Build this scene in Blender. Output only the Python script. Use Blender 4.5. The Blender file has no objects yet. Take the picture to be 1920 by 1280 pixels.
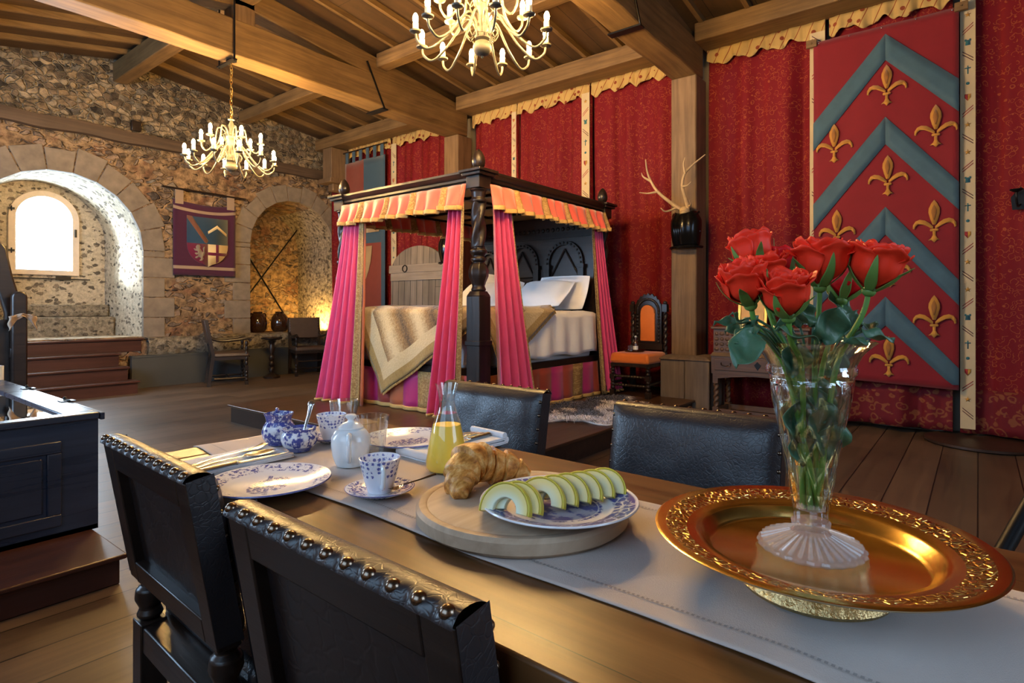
import bpy, bmesh, math, random
from mathutils import Vector, Matrix, noise
C = bpy.context.scene.collection
PI = math.pi
rad = math.radians
sin, cos = math.sin, math.cos
R = random.Random(7)

# ------------------------------------------------------------------ nodes
class NT:
    def __init__(s, name):
        s.m = bpy.data.materials.new(name); s.m.use_nodes = True
        s.t = s.m.node_tree; s.t.nodes.clear()
        s.out = s.t.nodes.new('ShaderNodeOutputMaterial')
    def n(s, typ, ins=None, **props):
        nd = s.t.nodes.new(typ)
        for k, v in props.items(): setattr(nd, k, v)
        for k, v in (ins or {}).items():
            sk = nd.inputs[k]
            if hasattr(v, 'node'): s.t.links.new(v, sk)
            elif isinstance(v, bpy.types.Node): s.t.links.new(v.outputs[0], sk)
            else: sk.default_value = v
        return nd
    def math(s, op, a, b=0.0, c=0.0, clamp=False):
        return s.n('ShaderNodeMath', {0: a, 1: b, 2: c}, operation=op, use_clamp=clamp).outputs[0]
    def vm(s, op, a, b=(0, 0, 0)):
        return s.n('ShaderNodeVectorMath', {0: a, 1: b}, operation=op).outputs[0]
    def co(s, kind='Object'): return s.n('ShaderNodeTexCoord').outputs[kind]
    def xyz(s, v): return s.n('ShaderNodeSeparateXYZ', {0: v}).outputs
    def noise(s, v, scale, detail=4, rough=.55, out=0, dist=0.):
        return s.n('ShaderNodeTexNoise', {'Vector': v, 'Scale': scale, 'Detail': detail, 'Roughness': rough, 'Distortion': dist}).outputs[out]
    def voro(s, v, scale, feature='F1', out='Distance', rnd=1.):
        nd = s.n('ShaderNodeTexVoronoi', {'Vector': v, 'Scale': scale, 'Randomness': rnd}, feature=feature)
        return nd.outputs[out]
    def mix(s, f, a, b, mode='MIX'):
        nd = s.n('ShaderNodeMix', data_type='RGBA', blend_type=mode)
        for i, v in ((0, f), (6, a), (7, b)):
            if hasattr(v, 'node'): s.t.links.new(v, nd.inputs[i])
            else: nd.inputs[i].default_value = v if i == 0 else (v if len(v) == 4 else (*v, 1))
        return nd.outputs[2]
    def ramp(s, f, stops):
        nd = s.n('ShaderNodeValToRGB', {0: f}); e = nd.color_ramp.elements
        while len(e) < len(stops): e.new(.5)
        for el, (p, c) in zip(e, stops):
            el.position = p; el.color = c if len(c) == 4 else (*c, 1)
        return nd.outputs[0]
    def step(s, f, lo, hi):
        return s.n('ShaderNodeMapRange', {0: f, 1: lo, 2: hi, 3: 0., 4: 1.}, interpolation_type='SMOOTHSTEP').outputs[0]
    def bump(s, h, strength=.3, dist=.01):
        return s.n('ShaderNodeBump', {'Height': h, 'Strength': strength, 'Distance': dist}).outputs[0]
    def bsdf(s, col, rough=.5, metal=0., spec=.5, normal=None, **kw):
        b = s.n('ShaderNodeBsdfPrincipled')
        for k, v in dict({'Base Color': col, 'Roughness': rough, 'Metallic': metal, 'Specular IOR Level': spec}, **kw).items():
            if hasattr(v, 'node'): s.t.links.new(v, b.inputs[k])
            else: b.inputs[k].default_value = (*v, 1) if isinstance(v, tuple) and len(v) == 3 else v
        if normal is not None: s.t.links.new(normal, b.inputs['Normal'])
        return b
    def end(s, sh):
        s.t.links.new(sh if hasattr(sh, 'node') else sh.outputs[0], s.out.inputs[0]); return s.m

def plain(name, col, rough=.5, metal=0., spec=.5, nscale=0, namt=.15, bump=0., **kw):
    t = NT(name)
    c = t.co(); nz = t.noise(c, nscale or 20, 4)
    k = t.mix(t.math('MULTIPLY', nz, 1.), tuple(x * (1 - namt) for x in col), tuple(min(1, x * (1 + namt)) for x in col))
    return t.end(t.bsdf(k, rough, metal, spec, t.bump(nz, bump, .004) if bump else None, **kw))

def wood(name, dark, light, axis=0, rough=.45, fine=26., spec=.4, bump=.25, plank=None, pax=1, gap=.012, rvar=.35):
    t = NT(name); co = t.co()
    sc = [fine] * 3; sc[axis] = fine * .055
    g = t.noise(t.vm('MULTIPLY', co, tuple(sc)), 1., 6, .62, dist=.6)
    big = t.noise(co, 2.2, 3)
    f = t.math('ADD', t.math('MULTIPLY', g, .72), t.math('MULTIPLY', big, .36))
    col = t.ramp(f, [(.33, dark), (.52, tuple((a + b) / 2 for a, b in zip(dark, light))), (.72, light)])
    h = g
    if plank:
        x = t.math('DIVIDE', t.xyz(co)[pax], plank)
        fl = t.math('FLOOR', x); fr = t.math('SUBTRACT', x, fl)
        wn = t.n('ShaderNodeTexWhiteNoise', {'W': fl}, noise_dimensions='1D').outputs[0]
        lin = t.math('ADD', t.math('DIVIDE', t.xyz(co)[axis], 2.6), t.math('MULTIPLY', wn, 5.))
        seg = t.math('FLOOR', lin); sf = t.math('SUBTRACT', lin, seg)
        wn2 = t.n('ShaderNodeTexWhiteNoise', {'W': t.math('ADD', seg, t.math('MULTIPLY', fl, 17.))}, noise_dimensions='1D').outputs[0]
        col = t.mix(1., col, t.ramp(wn2, [(0, (1 - rvar,) * 3), (1, (1., 1., 1.))]), 'MULTIPLY')
        gm = t.math('MAXIMUM', t.math('LESS_THAN', fr, gap / plank), t.math('LESS_THAN', sf, .0015))
        col = t.mix(gm, col, (.004, .003, .002))
        h = t.math('SUBTRACT', t.math('MULTIPLY', g, .35), gm)
    rr = t.math('ADD', rough - .08, t.math('MULTIPLY', g, .18))
    return t.end(t.bsdf(col, rr, 0., spec, t.bump(h, bump, .004)))

def thin_glass(name, tint=(1, 1, 1), edge=1.0, rough=0.02, bump=None, milk=0):
    t = NT(name)
    bf = t.n('ShaderNodeNewGeometry').outputs['Backfacing']
    lw = t.n('ShaderNodeFresnel', {'IOR': t.math('SUBTRACT', 1.5, t.math('MULTIPLY', bf, .8333))})
    if bump:
        cx, cy, cz = t.xyz(t.co()); an = t.math('MULTIPLY', t.math('ARCTAN2', cy, cx), 4.); q = t.math('MULTIPLY', cz, 44.)
        hh = t.math('MAXIMUM', t.math('ABSOLUTE', t.math('SINE', t.math('ADD', an, q))), t.math('ABSOLUTE', t.math('SINE', t.math('SUBTRACT', an, q))))
        hh = t.math('MULTIPLY', hh, t.math('MULTIPLY', t.step(cz, .05, .06), t.step(cz, .212, .205)))
        bm = t.bump(hh, bump, .006); t.t.links.new(bm, lw.inputs['Normal'])
    fac = t.math('MULTIPLY', lw.outputs[0], edge, clamp=True)
    tr = t.n('ShaderNodeBsdfTransparent', {'Color': (*tint, 1)})
    gl = t.n('ShaderNodeBsdfGlossy', {'Color': (1, 1, 1, 1), 'Roughness': rough})
    if bump: t.t.links.new(bm, gl.inputs['Normal'])
    sh = t.n('ShaderNodeMixShader', {0: fac, 1: tr, 2: gl})
    if milk: sh = t.n('ShaderNodeMixShader', {0: milk, 1: sh, 2: t.n('ShaderNodeBsdfTranslucent', {'Color': (.9, .86, .86, 1)})}); sh = t.n('ShaderNodeMixShader', {0: milk, 1: sh, 2: t.n('ShaderNodeBsdfDiffuse', {'Color': (.9, .86, .86, 1)})})
    return t.end(sh)

def emis(name, col, strength):
    t = NT(name); return t.end(t.n('ShaderNodeEmission', {'Color': (*col, 1), 'Strength': strength}))

def stone(name, lo=True):
    t = NT(name); co = t.co(); z = t.xyz(co)[2]
    wco = t.vm('ADD', co, t.vm('MULTIPLY', t.vm('SUBTRACT', t.noise(co, 7., 3, out=1), (.5, .5, .5)), (.12, .12, .12)))
    st = t.vm('MULTIPLY', wco, (1., 1., 1.5))
    e1 = t.voro(st, 9.5, 'DISTANCE_TO_EDGE'); c1 = t.voro(st, 9.5, 'F1', 'Color'); d1 = t.voro(st, 9.5)
    r1 = t.xyz(c1)[0]; r2 = t.xyz(c1)[1]
    cob = t.ramp(r1, [(0, (.05, .042, .035)), (.3, (.16, .12, .085)), (.55, (.24, .17, .10)), (.8, (.32, .25, .17)), (1, (.10, .10, .10))])
    mort = t.mix(t.noise(co, 30., 4), (.17, .14, .10), (.33, .27, .19))
    edge = t.step(e1, .02, .10)
    upper = t.mix(edge, mort, cob)
    # rubble with broad lime mortar and scattered stones
    rs = t.vm('MULTIPLY', wco, (1., 1., 2.2))
    e2 = t.voro(rs, 7., 'DISTANCE_TO_EDGE'); c2 = t.xyz(t.voro(rs, 7., 'F1', 'Color'))
    big = t.noise(co, 1.6, 4)
    lim = t.mix(big, (.22, .135, .075), (.33, .235, .14))
    lim = t.mix(t.step(t.noise(co, 3.3, 3), .5, .68), lim, (.19, .10, .06))
    sc2 = t.ramp(c2[0], [(0, (.09, .075, .07)), (.35, (.22, .16, .12)), (.65, (.32, .23, .16)), (1, (.16, .155, .15))])
    pres = t.math('MULTIPLY', t.math('GREATER_THAN', c2[1], .38), t.step(e2, .06, .16))
    lower = t.mix(pres, lim, sc2)
    if lo: k = t.step(t.math('ADD', z, t.math('MULTIPLY', t.math('SUBTRACT', big, .5), .5)), 3.2, 3.45)
    else: k = t.math('MULTIPLY', big, 0.)
    col = t.mix(k, lower, upper)
    h = t.n('ShaderNodeMix', {0: k, 2: pres, 3: edge}).outputs[0]
    h = t.math('ADD', h, t.math('MULTIPLY', t.noise(co, 38., 5), .35))
    col = t.mix(1., col, t.ramp(t.noise(co, 13., 4), [(.34, (.42, .41, .40)), (.62, (1.18, 1.15, 1.1))]), 'MULTIPLY')
    return t.end(t.bsdf(col, .9, 0., .2, t.bump(h, 1., .05)))

def flint(name, tone=1., contrast=.5):
    """pale lime plaster with dark knapped flints poking through"""
    t = NT(name); co = t.co()
    wco = t.vm('ADD', co, t.vm('MULTIPLY', t.vm('SUBTRACT', t.noise(co, 9., 4, out=1), (.5, .5, .5)), (.12, .12, .12)))
    v = t.vm('MULTIPLY', wco, (1., 1., 1.5))
    d = t.voro(v, 12.5); c = t.xyz(t.voro(v, 12.5, 'F1', 'Color'))
    thr = t.math('ADD', t.math('MULTIPLY', c[0], .36), .14)
    pres = t.math('MULTIPLY', t.step(t.math('SUBTRACT', d, thr), .05, -.04), t.math('GREATER_THAN', c[1], .2))
    lim = t.mix(t.noise(co, 4., 4), (.42 * tone, .35 * tone, .25 * tone), (.60 * tone, .51 * tone, .38 * tone))
    col = t.mix(t.math('MULTIPLY', pres, .9), lim, t.ramp(c[2], [(0, (.07, .06, .05)), (.5, (.18, .145, .11)), (1, (.33, .26, .19))]))
    gr = t.noise(co, 19., 6, .7)
    col = t.mix(1., col, t.ramp(gr, [(.34, (1 - contrast,) * 3), (.62, (1.08,) * 3)]), 'MULTIPLY')
    h = t.math('ADD', t.math('MULTIPLY', pres, .7), t.math('MULTIPLY', gr, 1.1))
    return t.end(t.bsdf(col, .9, 0., .2, t.bump(h, 1., .03)))

def damask(name, base, line, scale=17., width=.020, rough=.75):
    t = NT(name); co = t.co()
    c2 = t.vm('MULTIPLY', co, (.15, 1., 1.))
    wv = t.vm('ADD', c2, t.vm('MULTIPLY', t.vm('SUBTRACT', t.noise(c2, scale * .9, 2, out=1), (.5, .5, .5)), (.0, .6 / scale, .6 / scale)))
    d1 = t.voro(wv, scale); d2 = t.voro(t.vm('ADD', wv, (0, .37, .21)), scale * 1.25); brk = t.noise(c2, scale * 1.1, 1)
    def ringl(d, r): return t.step(t.math('ABSOLUTE', t.math('SUBTRACT', d, r)), width * 2.2, width)
    l = t.math('MULTIPLY', ringl(d1, .40), t.step(brk, .46, .49))
    l = t.math('MAXIMUM', l, t.math('MULTIPLY', ringl(d2, .36), t.step(brk, .53, .50)))
    l = t.math('MAXIMUM', l, t.math('LESS_THAN', d2, .075))
    col = t.mix(t.math('MULTIPLY', l, .85), base, line)
    return t.end(t.bsdf(col, rough, 0., .25, t.bump(t.noise(co, 300., 2), .15, .002)))

def fabric(name, col, rough=.6, wscale=400., bump=.15, sheen=.3, var=.12, spec=.3):
    t = NT(name); co = t.co()
    nz = t.noise(co, 9., 3); w = t.noise(co, wscale, 2)
    k = t.mix(nz, tuple(x * (1 - var) for x in col), tuple(min(1, x * (1 + var)) for x in col))
    return t.end(t.bsdf(k, rough, 0., spec, t.bump(w, bump, .002), **{'Sheen Weight': sheen}))

def leather(name, col, rough=.36, s=88.):
    t = NT(name); co = t.co()
    e = t.voro(t.vm('ADD', co, t.vm('MULTIPLY', t.noise(co, 12., 3, out=1), (.06, .06, .06))), s, 'DISTANCE_TO_EDGE')
    n = t.noise(co, 11., 5)
    h = t.math('ADD', t.step(e, 0., .12), t.math('MULTIPLY', n, .9))
    k = t.mix(n, tuple(x * .75 for x in col), tuple(x * 1.35 for x in col))
    return t.end(t.bsdf(k, t.math('ADD', rough - .1, t.math('MULTIPLY', n, .2)), 0., .55, t.bump(h, .16, .0022)))

BLUE = (.035, .05, .30)
def china(name, kind):
    t = NT(name); co = t.co(); x, y, z = t.xyz(co)
    r = t.math('SQRT', t.math('ADD', t.math('MULTIPLY', x, x), t.math('MULTIPLY', y, y)))
    white = (.80, .80, .84)
    n1 = t.noise(co, 95., 5, .7); n2 = t.noise(co, 42., 3); n3 = t.noise(co, 260., 3)
    def band(a, b, s=.002): return t.math('MULTIPLY', t.step(r, a - s, a + s), t.math('SUBTRACT', 1., t.step(r, b - s, b + s)))
    if kind == 'scene':
        rim = t.math('MULTIPLY', band(.082, .108), t.math('MULTIPLY', t.step(t.noise(co, 130., 4, .7), .50, .54), t.step(n2, .40, .48)))
        ctr = t.math('MULTIPLY', t.math('LESS_THAN', t.math('ADD', t.math('MULTIPLY', t.math('MULTIPLY', x, x), 1.), t.math('MULTIPLY', t.math('MULTIPLY', y, y), 2.6)), .0029), t.math('MULTIPLY', t.step(t.noise(co, 150., 4, .7), .46, .50), t.step(n2, .34, .44)))
        tree = t.math('MULTIPLY', t.math('LESS_THAN', t.math('ABSOLUTE', t.math('SUBTRACT', y, t.math('ADD', t.math('MULTIPLY', x, .5), .004))), .005), t.math('MULTIPLY', t.math('LESS_THAN', t.math('ABSOLUTE', x), .055), t.step(n3, .42, .5)))
        m = t.math('MAXIMUM', t.math('MAXIMUM', rim, ctr), t.math('MAXIMUM', tree, band(.1115, .113, .0005)))
        f = .92
    elif kind == 'willow':
        a = t.math('ARCTAN2', y, x)
        key = t.math('LESS_THAN', t.math('FRACT', t.math('MULTIPLY', a, 5.1)), .5)
        ring = t.math('LESS_THAN', t.voro(co, 75., 'DISTANCE_TO_EDGE'), .09)
        rim = t.math('MULTIPLY', band(.084, .117), t.math('SUBTRACT', 1., t.math('MULTIPLY', .75, t.math('MAXIMUM', t.math('MULTIPLY', ring, t.step(n2, .45, .5)), t.math('MULTIPLY', key, t.math('MULTIPLY', band(.095, .099), .9))))))
        ctr = t.math('MULTIPLY', t.math('LESS_THAN', r, .060), t.math('ADD', .45, t.math('MULTIPLY', t.step(n2, .42, .56), .5)))
        dots = t.math('MULTIPLY', band(.0615, .067), t.step(n1, .45, .55))
        m = t.math('MAXIMUM', t.math('MAXIMUM', rim, ctr), dots); f = .95
    elif kind == 'saucer':
        m = t.math('MAXIMUM', t.math('MULTIPLY', band(.028, .060), t.math('MULTIPLY', t.step(t.noise(co, 150., 4, .7), .47, .52), t.step(n2, .38, .46))), band(.0615, .063, .0005)); f = .95
    elif kind == 'flowers':
        v = t.vm('MULTIPLY', co, (1., 1., 1.05))
        d = t.voro(v, 118., rnd=.35); pet = t.noise(co, 700., 2)
        m = t.math('MULTIPLY', t.math('LESS_THAN', t.math('ADD', d, t.math('MULTIPLY', pet, .7)), .72), t.step(z, .028, .031)); f = .9
    else:  # dense landscape
        m = t.math('MULTIPLY', t.step(n1, .44, .5), t.step(t.noise(co, 30., 3), .43, .5)); 
        m = t.math('MAXIMUM', m, t.math('MULTIPLY', t.math('GREATER_THAN', z, .048), t.step(n1, .42, .47)))
        m = t.math('MAXIMUM', m, t.math('MULTIPLY', t.math('LESS_THAN', z, .012), .8)); f = .95
    col = t.mix(t.math('MULTIPLY', m, f), white, BLUE)
    return t.end(t.bsdf(col, .16, 0., .4))

# ------------------------------------------------------------------ meshes
class MB:
    def __init__(s): s.v = []; s.f = []; s.mi = []; s.uv = None
    def add(s, vs, fs, mi=0, uvs=None, M=None):
        o = len(s.v)
        for p in vs:
            p = Vector(p)
            s.v.append(M @ p if M is not None else p)
        for f in fs: s.f.append([o + i for i in f]); s.mi.append(mi)
        if uvs is not None:
            if s.uv is None: s.uv = {}
            for i, u in enumerate(uvs): s.uv[o + i] = u
        return s
    def box(s, x0, x1, y0, y1, z0, z1, mi=0, M=None, top=None):
        """top=(dx,dy) insets the upper face"""
        a, b = top or (0, 0)
        vs = [(x0, y0, z0), (x1, y0, z0), (x1, y1, z0), (x0, y1, z0), (x0 + a, y0 + b, z1), (x1 - a, y0 + b, z1), (x1 - a, y1 - b, z1), (x0 + a, y1 - b, z1)]
        return s.add(vs, [(3, 2, 1, 0), (4, 5, 6, 7), (0, 1, 5, 4), (1, 2, 6, 5), (2, 3, 7, 6), (3, 0, 4, 7)], mi, None, M)
    def beam(s, p0, p1, w, h, mi=0, up=(0, 0, 1)):
        p0, p1 = Vector(p0), Vector(p1); d = (p1 - p0); L = d.length; d.normalize()
        sd = d.cross(Vector(up)).normalized(); u = sd.cross(d)
        vs = []
        for q in (p0, p1):
            for a, b in ((-1, -1), (1, -1), (1, 1), (-1, 1)): vs.append(q + sd * a * w / 2 + u * b * h / 2)
        return s.add(vs, [(0, 1, 2, 3)[::-1], (4, 5, 6, 7), (0, 1, 5, 4), (1, 2, 6, 5), (2, 3, 7, 6), (3, 0, 4, 7)][:], mi)
    def lathe(s, prof, n=24, M=None, mi=0, caps=True, fn=None, ell=1.):
        vs = []; fs = []
        for k, (r, z) in enumerate(prof):
            for i in range(n):
                a = 2 * PI * i / n; rr = fn(r, z, a) if fn else r
                vs.append((rr * cos(a), rr * sin(a) * ell, z))
        for k in range(len(prof) - 1):
            for i in range(n):
                j = (i + 1) % n
                fs.append((k * n + i, k * n + j, (k + 1) * n + j, (k + 1) * n + i))
        if caps:
            if prof[0][0] > 1e-6: fs.append(tuple(range(n))[::-1])
            if prof[-1][0] > 1e-6: fs.append(tuple((len(prof) - 1) * n + i for i in range(n)))
        return s.add(vs, fs, mi, None, M)
    def tube(s, pts, rs, n=8, mi=0, M=None, caps=True, flat=1.):
        pts = [Vector(p) for p in pts]
        if not isinstance(rs, (list, tuple)): rs = [rs] * len(pts)
        vs = []; fs = []; t0 = (pts[1] - pts[0]).normalized()
        up = Vector((0, 0, 1)) if abs(t0.z) < .95 else Vector((1, 0, 0))
        sd = t0.cross(up).normalized()
        for k, p in enumerate(pts):
            t = (pts[min(k + 1, len(pts) - 1)] - pts[max(k - 1, 0)]).normalized()
            sd = (sd - t * sd.dot(t)).normalized(); u = sd.cross(t)
            for i in range(n):
                a = 2 * PI * i / n
                vs.append(p + sd * cos(a) * rs[k] + u * sin(a) * rs[k] * flat)
        for k in range(len(pts) - 1):
            for i in range(n):
                j = (i + 1) % n; fs.append((k * n + i, k * n + j, (k + 1) * n + j, (k + 1) * n + i))
        if caps: fs.append(tuple(range(n))[::-1]); fs.append(tuple((len(pts) - 1) * n + i for i in range(n)))
        return s.add(vs, fs, mi, None, M)
    def sheet(s, fn, nu, nv, mi=0, uvf=None, mif=None, M=None, closeu=False):
        vs = []; us = []
        for j in range(nv + 1):
            for i in range(nu + (0 if closeu else 1)):
                u, v = i / nu, j / nv; vs.append(fn(u, v))
                if uvf: us.append(uvf(u, v))
        W = nu if closeu else nu + 1; o = len(s.v)
        s.add(vs, [], 0, us if uvf else None, M)
        for j in range(nv):
            for i in range(nu):
                k = (i + 1) % W
                s.f.append([o + j * W + i, o + j * W + k, o + (j + 1) * W + k, o + (j + 1) * W + i])
                s.mi.append(mif((i + .5) / nu, (j + .5) / nv) if mif else mi)
        return s
    def prism(s, poly, z0, z1, mi=0, M=None):
        n = len(poly)
        vs = [(x, y, z0) for x, y in poly] + [(x, y, z1) for x, y in poly]
        fs = [tuple(range(n))[::-1], tuple(range(n, 2 * n))] + [(i, (i + 1) % n, n + (i + 1) % n, n + i) for i in range(n)]
        return s.add(vs, fs, mi, None, M)
    def ball(s, c, r, nu=14, nv=8, mi=0, M=None):
        rx, ry, rz = r if isinstance(r, tuple) else (r, r, r); vs = [(c[0], c[1], c[2] - rz)]; fs = []
        for j in range(1, nv):
            b = -PI / 2 + PI * j / nv
            for i in range(nu):
                a = 2 * PI * i / nu; vs.append((c[0] + rx * cos(b) * cos(a), c[1] + ry * cos(b) * sin(a), c[2] + rz * sin(b)))
        vs.append((c[0], c[1], c[2] + rz)); L = len(vs) - 1
        for i in range(nu):
            k = (i + 1) % nu; fs.append((0, 1 + k, 1 + i)); fs.append((L, L - nu + i, L - nu + k))
            for j in range(nv - 2): fs.append((1 + j * nu + i, 1 + j * nu + k, 1 + (j + 1) * nu + k, 1 + (j + 1) * nu + i))
        return s.add(vs, fs, mi, None, M)
    def build(s, name, mats, parent=None, bevel=0, thick=0, sub=0, ang=40, loc=None, rot=None, label=None, off=-1, fix=True):
        me = bpy.data.meshes.new(name); me.from_pydata([tuple(v) for v in s.v], [], s.f)
        for m in (mats if isinstance(mats, (list, tuple)) else [mats]): me.materials.append(m)
        me.polygons.foreach_set('material_index', s.mi); me.polygons.foreach_set('use_smooth', [True] * len(s.f))
        if s.uv is not None:
            ul = me.uv_layers.new(name='UVMap')
            for lp in me.loops: ul.data[lp.index].uv = s.uv.get(lp.vertex_index, (0, 0))
        if fix:
            bm = bmesh.new(); bm.from_mesh(me); bmesh.ops.recalc_face_normals(bm, faces=bm.faces); bm.to_mesh(me); bm.free()
        me.update()
        if ang: me.set_sharp_from_angle(angle=rad(ang))
        o = bpy.data.objects.new(name, me); C.objects.link(o)
        if parent: o.parent = parent
        if loc: o.location = loc
        if rot: o.rotation_euler = rot
        if thick:
            m = o.modifiers.new('s', 'SOLIDIFY'); m.thickness = thick; m.offset = off
        if bevel:
            m = o.modifiers.new('b', 'BEVEL'); m.width = bevel; m.segments = 2; m.limit_method = 'ANGLE'; m.angle_limit = rad(35)
        if sub:
            m = o.modifiers.new('d', 'SUBSURF'); m.levels = sub; m.render_levels = sub
        if label: o['label'] = label
        return o

def thing(name, label, cat, loc=(0, 0, 0), rz=0., group=None, rot=None):
    o = bpy.data.objects.new(name, None); C.objects.link(o); o.empty_display_size = .05
    o.location = loc; o.rotation_euler = rot or (0, 0, rz); tag(o, label, cat, group); return o
def tag(o, label, cat, group=None):
    o['label'] = label; o['category'] = cat
    if group: o['group'] = group
    return o
def struct(o, label=None):
    o['kind'] = 'structure'
    if label: o['label'] = label
    return o
def dup(root, loc, rz=None, label=None, group=None, rot=None):
    def cp(o, par):
        c = o.copy(); C.objects.link(c)
        if par: c.parent = par
        for ch in kids.get(o.name, ()): cp(ch, c)
        return c
    kids = {}
    for o in bpy.data.objects:
        if o.parent: kids.setdefault(o.parent.name, []).append(o)
    r = cp(root, None); r.location = loc
    if rz is not None: r.rotation_euler = (0, 0, rz)
    if rot: r.rotation_euler = rot
    if label: r['label'] = label
    if group: r['group'] = group
    return r
def lerp(a, b, t): return a + (b - a) * t
def vl(a, b, t): return Vector(a).lerp(Vector(b), t)
def smooth(e0, e1, x):
    t = max(0, min(1, (x - e0) / (e1 - e0))); return t * t * (3 - 2 * t)
def curve(pts, n=8):
    """Catmull-Rom through pts"""
    pts = [Vector(p) for p in pts]; P = [2 * pts[0] - pts[1]] + pts + [2 * pts[-1] - pts[-2]]; out = []
    for i in range(1, len(P) - 2):
        for k in range(n):
            t = k / n; a, b, c, d = P[i - 1:i + 3]
            out.append(.5 * ((2 * b) + (c - a) * t + (2 * a - 5 * b + 4 * c - d) * t * t + (3 * b - a - 3 * c + d) * t ** 3))
    out.append(pts[-1]); return out
def basis(loc, zdir, xhint=(1, 0, 0)):
    z = Vector(zdir).normalized(); x = Vector(xhint); x = (x - z * x.dot(z)).normalized(); y = z.cross(x)
    M = Matrix((x, y, z)).transposed().to_4x4(); M.translation = Vector(loc); return M
# ------------------------------------------------------------------ materials
M_ = {}
M_['beam_x'] = wood('oak beam along', (.07, .037, .013), (.23, .135, .052), 0, .6, 22)
M_['beam_y'] = wood('oak beam across', (.07, .037, .013), (.23, .135, .052), 1, .6, 22)
M_['beam_z'] = wood('oak post', (.08, .045, .02), (.22, .135, .07), 2, .6, 22)
M_['ceil'] = wood('ceiling board', (.042, .022, .009), (.105, .055, .021), 0, .65, 9, plank=.42, pax=1, gap=.006, rvar=.25)
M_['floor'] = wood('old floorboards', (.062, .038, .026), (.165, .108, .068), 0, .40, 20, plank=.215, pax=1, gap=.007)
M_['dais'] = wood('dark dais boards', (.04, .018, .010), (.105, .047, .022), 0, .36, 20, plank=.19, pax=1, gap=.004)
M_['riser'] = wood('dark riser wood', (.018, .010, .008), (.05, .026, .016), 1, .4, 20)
M_['step'] = wood('reddish stair wood', (.034, .013, .010), (.080, .030, .021), 0, .33, 18)
M_['dark'] = wood('black oak', (.007, .004, .0035), (.024, .014, .010), 2, .34, 24, .4)
M_['darkx'] = wood('black oak long', (.007, .004, .0035), (.024, .014, .010), 0, .34, 24, .4)
M_['darky'] = wood('black oak cross', (.010, .006, .005), (.034, .019, .013), 1, .34, 24, .5)
M_['table'] = wood('waxed table top', (.055, .022, .008), (.20, .088, .028), 1, .30, 30, .5, .18, plank=.165, pax=0, gap=.0016, rvar=.2)
M_['tablecap'] = wood('worn table end', (.14, .075, .03), (.30, .18, .085), 0, .34, 30, .5, .18)
M_['desk'] = wood('carved desk oak', (.04, .02, .012), (.13, .062, .03), 1, .42, 24)
M_['greywood'] = wood('weathered planks', (.16, .125, .095), (.34, .28, .22), 2, .7, 18, plank=.135, pax=1, gap=.008, rvar=.3)
M_['greyplain'] = wood('weathered batten', (.18, .14, .105), (.36, .29, .23), 1, .7, 18)
M_['board'] = wood('pale bread board', (.34, .23, .14), (.58, .44, .31), 0, .55, 20, .3, .08)
M_['boarding'] = plain('grey green painted boarding', (.05, .052, .05), .55, nscale=3, namt=.3)
M_['casepaint'] = wood('blue black painted case', (.010, .015, .030), (.030, .040, .068), 0, .28, 20, .6, .12)
M_['stone'] = stone('rubble stone wall')
M_['ledge'] = flint('rough ledge stone', .62, .65)
M_['flint'] = flint('flint lime wall', 1.15, .36)
M_['niche'] = stone('niche rubble', False)
M_['nichelime'] = flint('niche lime wall', .75, .8)
M_['ashlar'] = plain('dressed grey stone', (.19, .155, .12), .85, nscale=9, namt=.5, bump=.5)
M_['whitewall'] = plain('lime plaster', (.32, .27, .21), .9, nscale=4)
M_['iron'] = plain('black iron', (.012, .012, .013), .42, .7)
M_['redcurt'] = damask('red damask', (.145, .0022, .006), (.26, .055, .016))
M_['redfloor'] = damask('red damask worn hem', (.12, .006, .010), (.20, .06, .022), 11., .05)
M_['cream'] = fabric('cream printed linen', (.50, .39, .23), .75)
M_['mred'] = fabric('printed red', (.35, .03, .03), .8); M_['mteal'] = fabric('printed teal', (.03, .13, .15), .8); M_['mgold'] = fabric('printed gold', (.48, .24, .04), .8); M_['mink'] = fabric('printed maroon', (.10, .02, .03), .8)
M_['bannerred'] = fabric('banner red cotton', (.18, .003, .009), .75)
M_['bannerblue'] = fabric('banner blue silk', (.040, .092, .128), .7, var=.3)
M_['bannergold'] = fabric('banner gold', (.46, .20, .025), .6); M_['bannerbrown'] = fabric('banner brown', (.26, .10, .018), .7)
M_['silk'] = fabric('pink silk', (.66, .062, .19), .42, 500, .08, .5)
M_['silkv'] = fabric('warm lit pink silk', (.76, .115, .085), .42, 500, .08, .5)  # valance: the bed's pink silk with warm lamplight put into its colour
M_['orange'] = fabric('orange lining', (.42, .10, .03), .6)
M_['brocade'] = damask('gold brocade', (.30, .17, .06), (.50, .33, .13), 45., .06, .55)
M_['fringe'] = plain('gold braid', (.55, .33, .10), .6, nscale=180, namt=.5, bump=.8)
M_['skirtred'] = fabric('brick red silk', (.30, .035, .02), .5)
M_['plum'] = fabric('plum silk', (.40, .012, .13), .5)
M_['linen'] = fabric('white bed linen', (.82, .80, .80), .8, 300, .1, .2, .04)
M_['runner'] = fabric('natural linen runner', (.56, .48, .43), .85, 700, .35, .1, .07, .15)
M_['napkin'] = fabric('white napkin', (.78, .78, .80), .85, 700, .2, .1, .03, .15)
M_['leather'] = leather('dark brown leather', (.020, .018, .021), .36)
M_['leather2'] = leather('worn brown leather', (.05, .03, .022), .4)
M_['leatherback'] = leather('dark leather back panel', (.010, .006, .006), .42, 25.)
M_['stud'] = plain('brass stud', (.20, .15, .11), .25, 1.)
M_['velvet'] = fabric('orange velvet', (.62, .15, .02), .7, 500, .2, .25)
M_['steelblack'] = plain('blackened steel', (.02, .021, .024), .2, .85)
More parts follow.
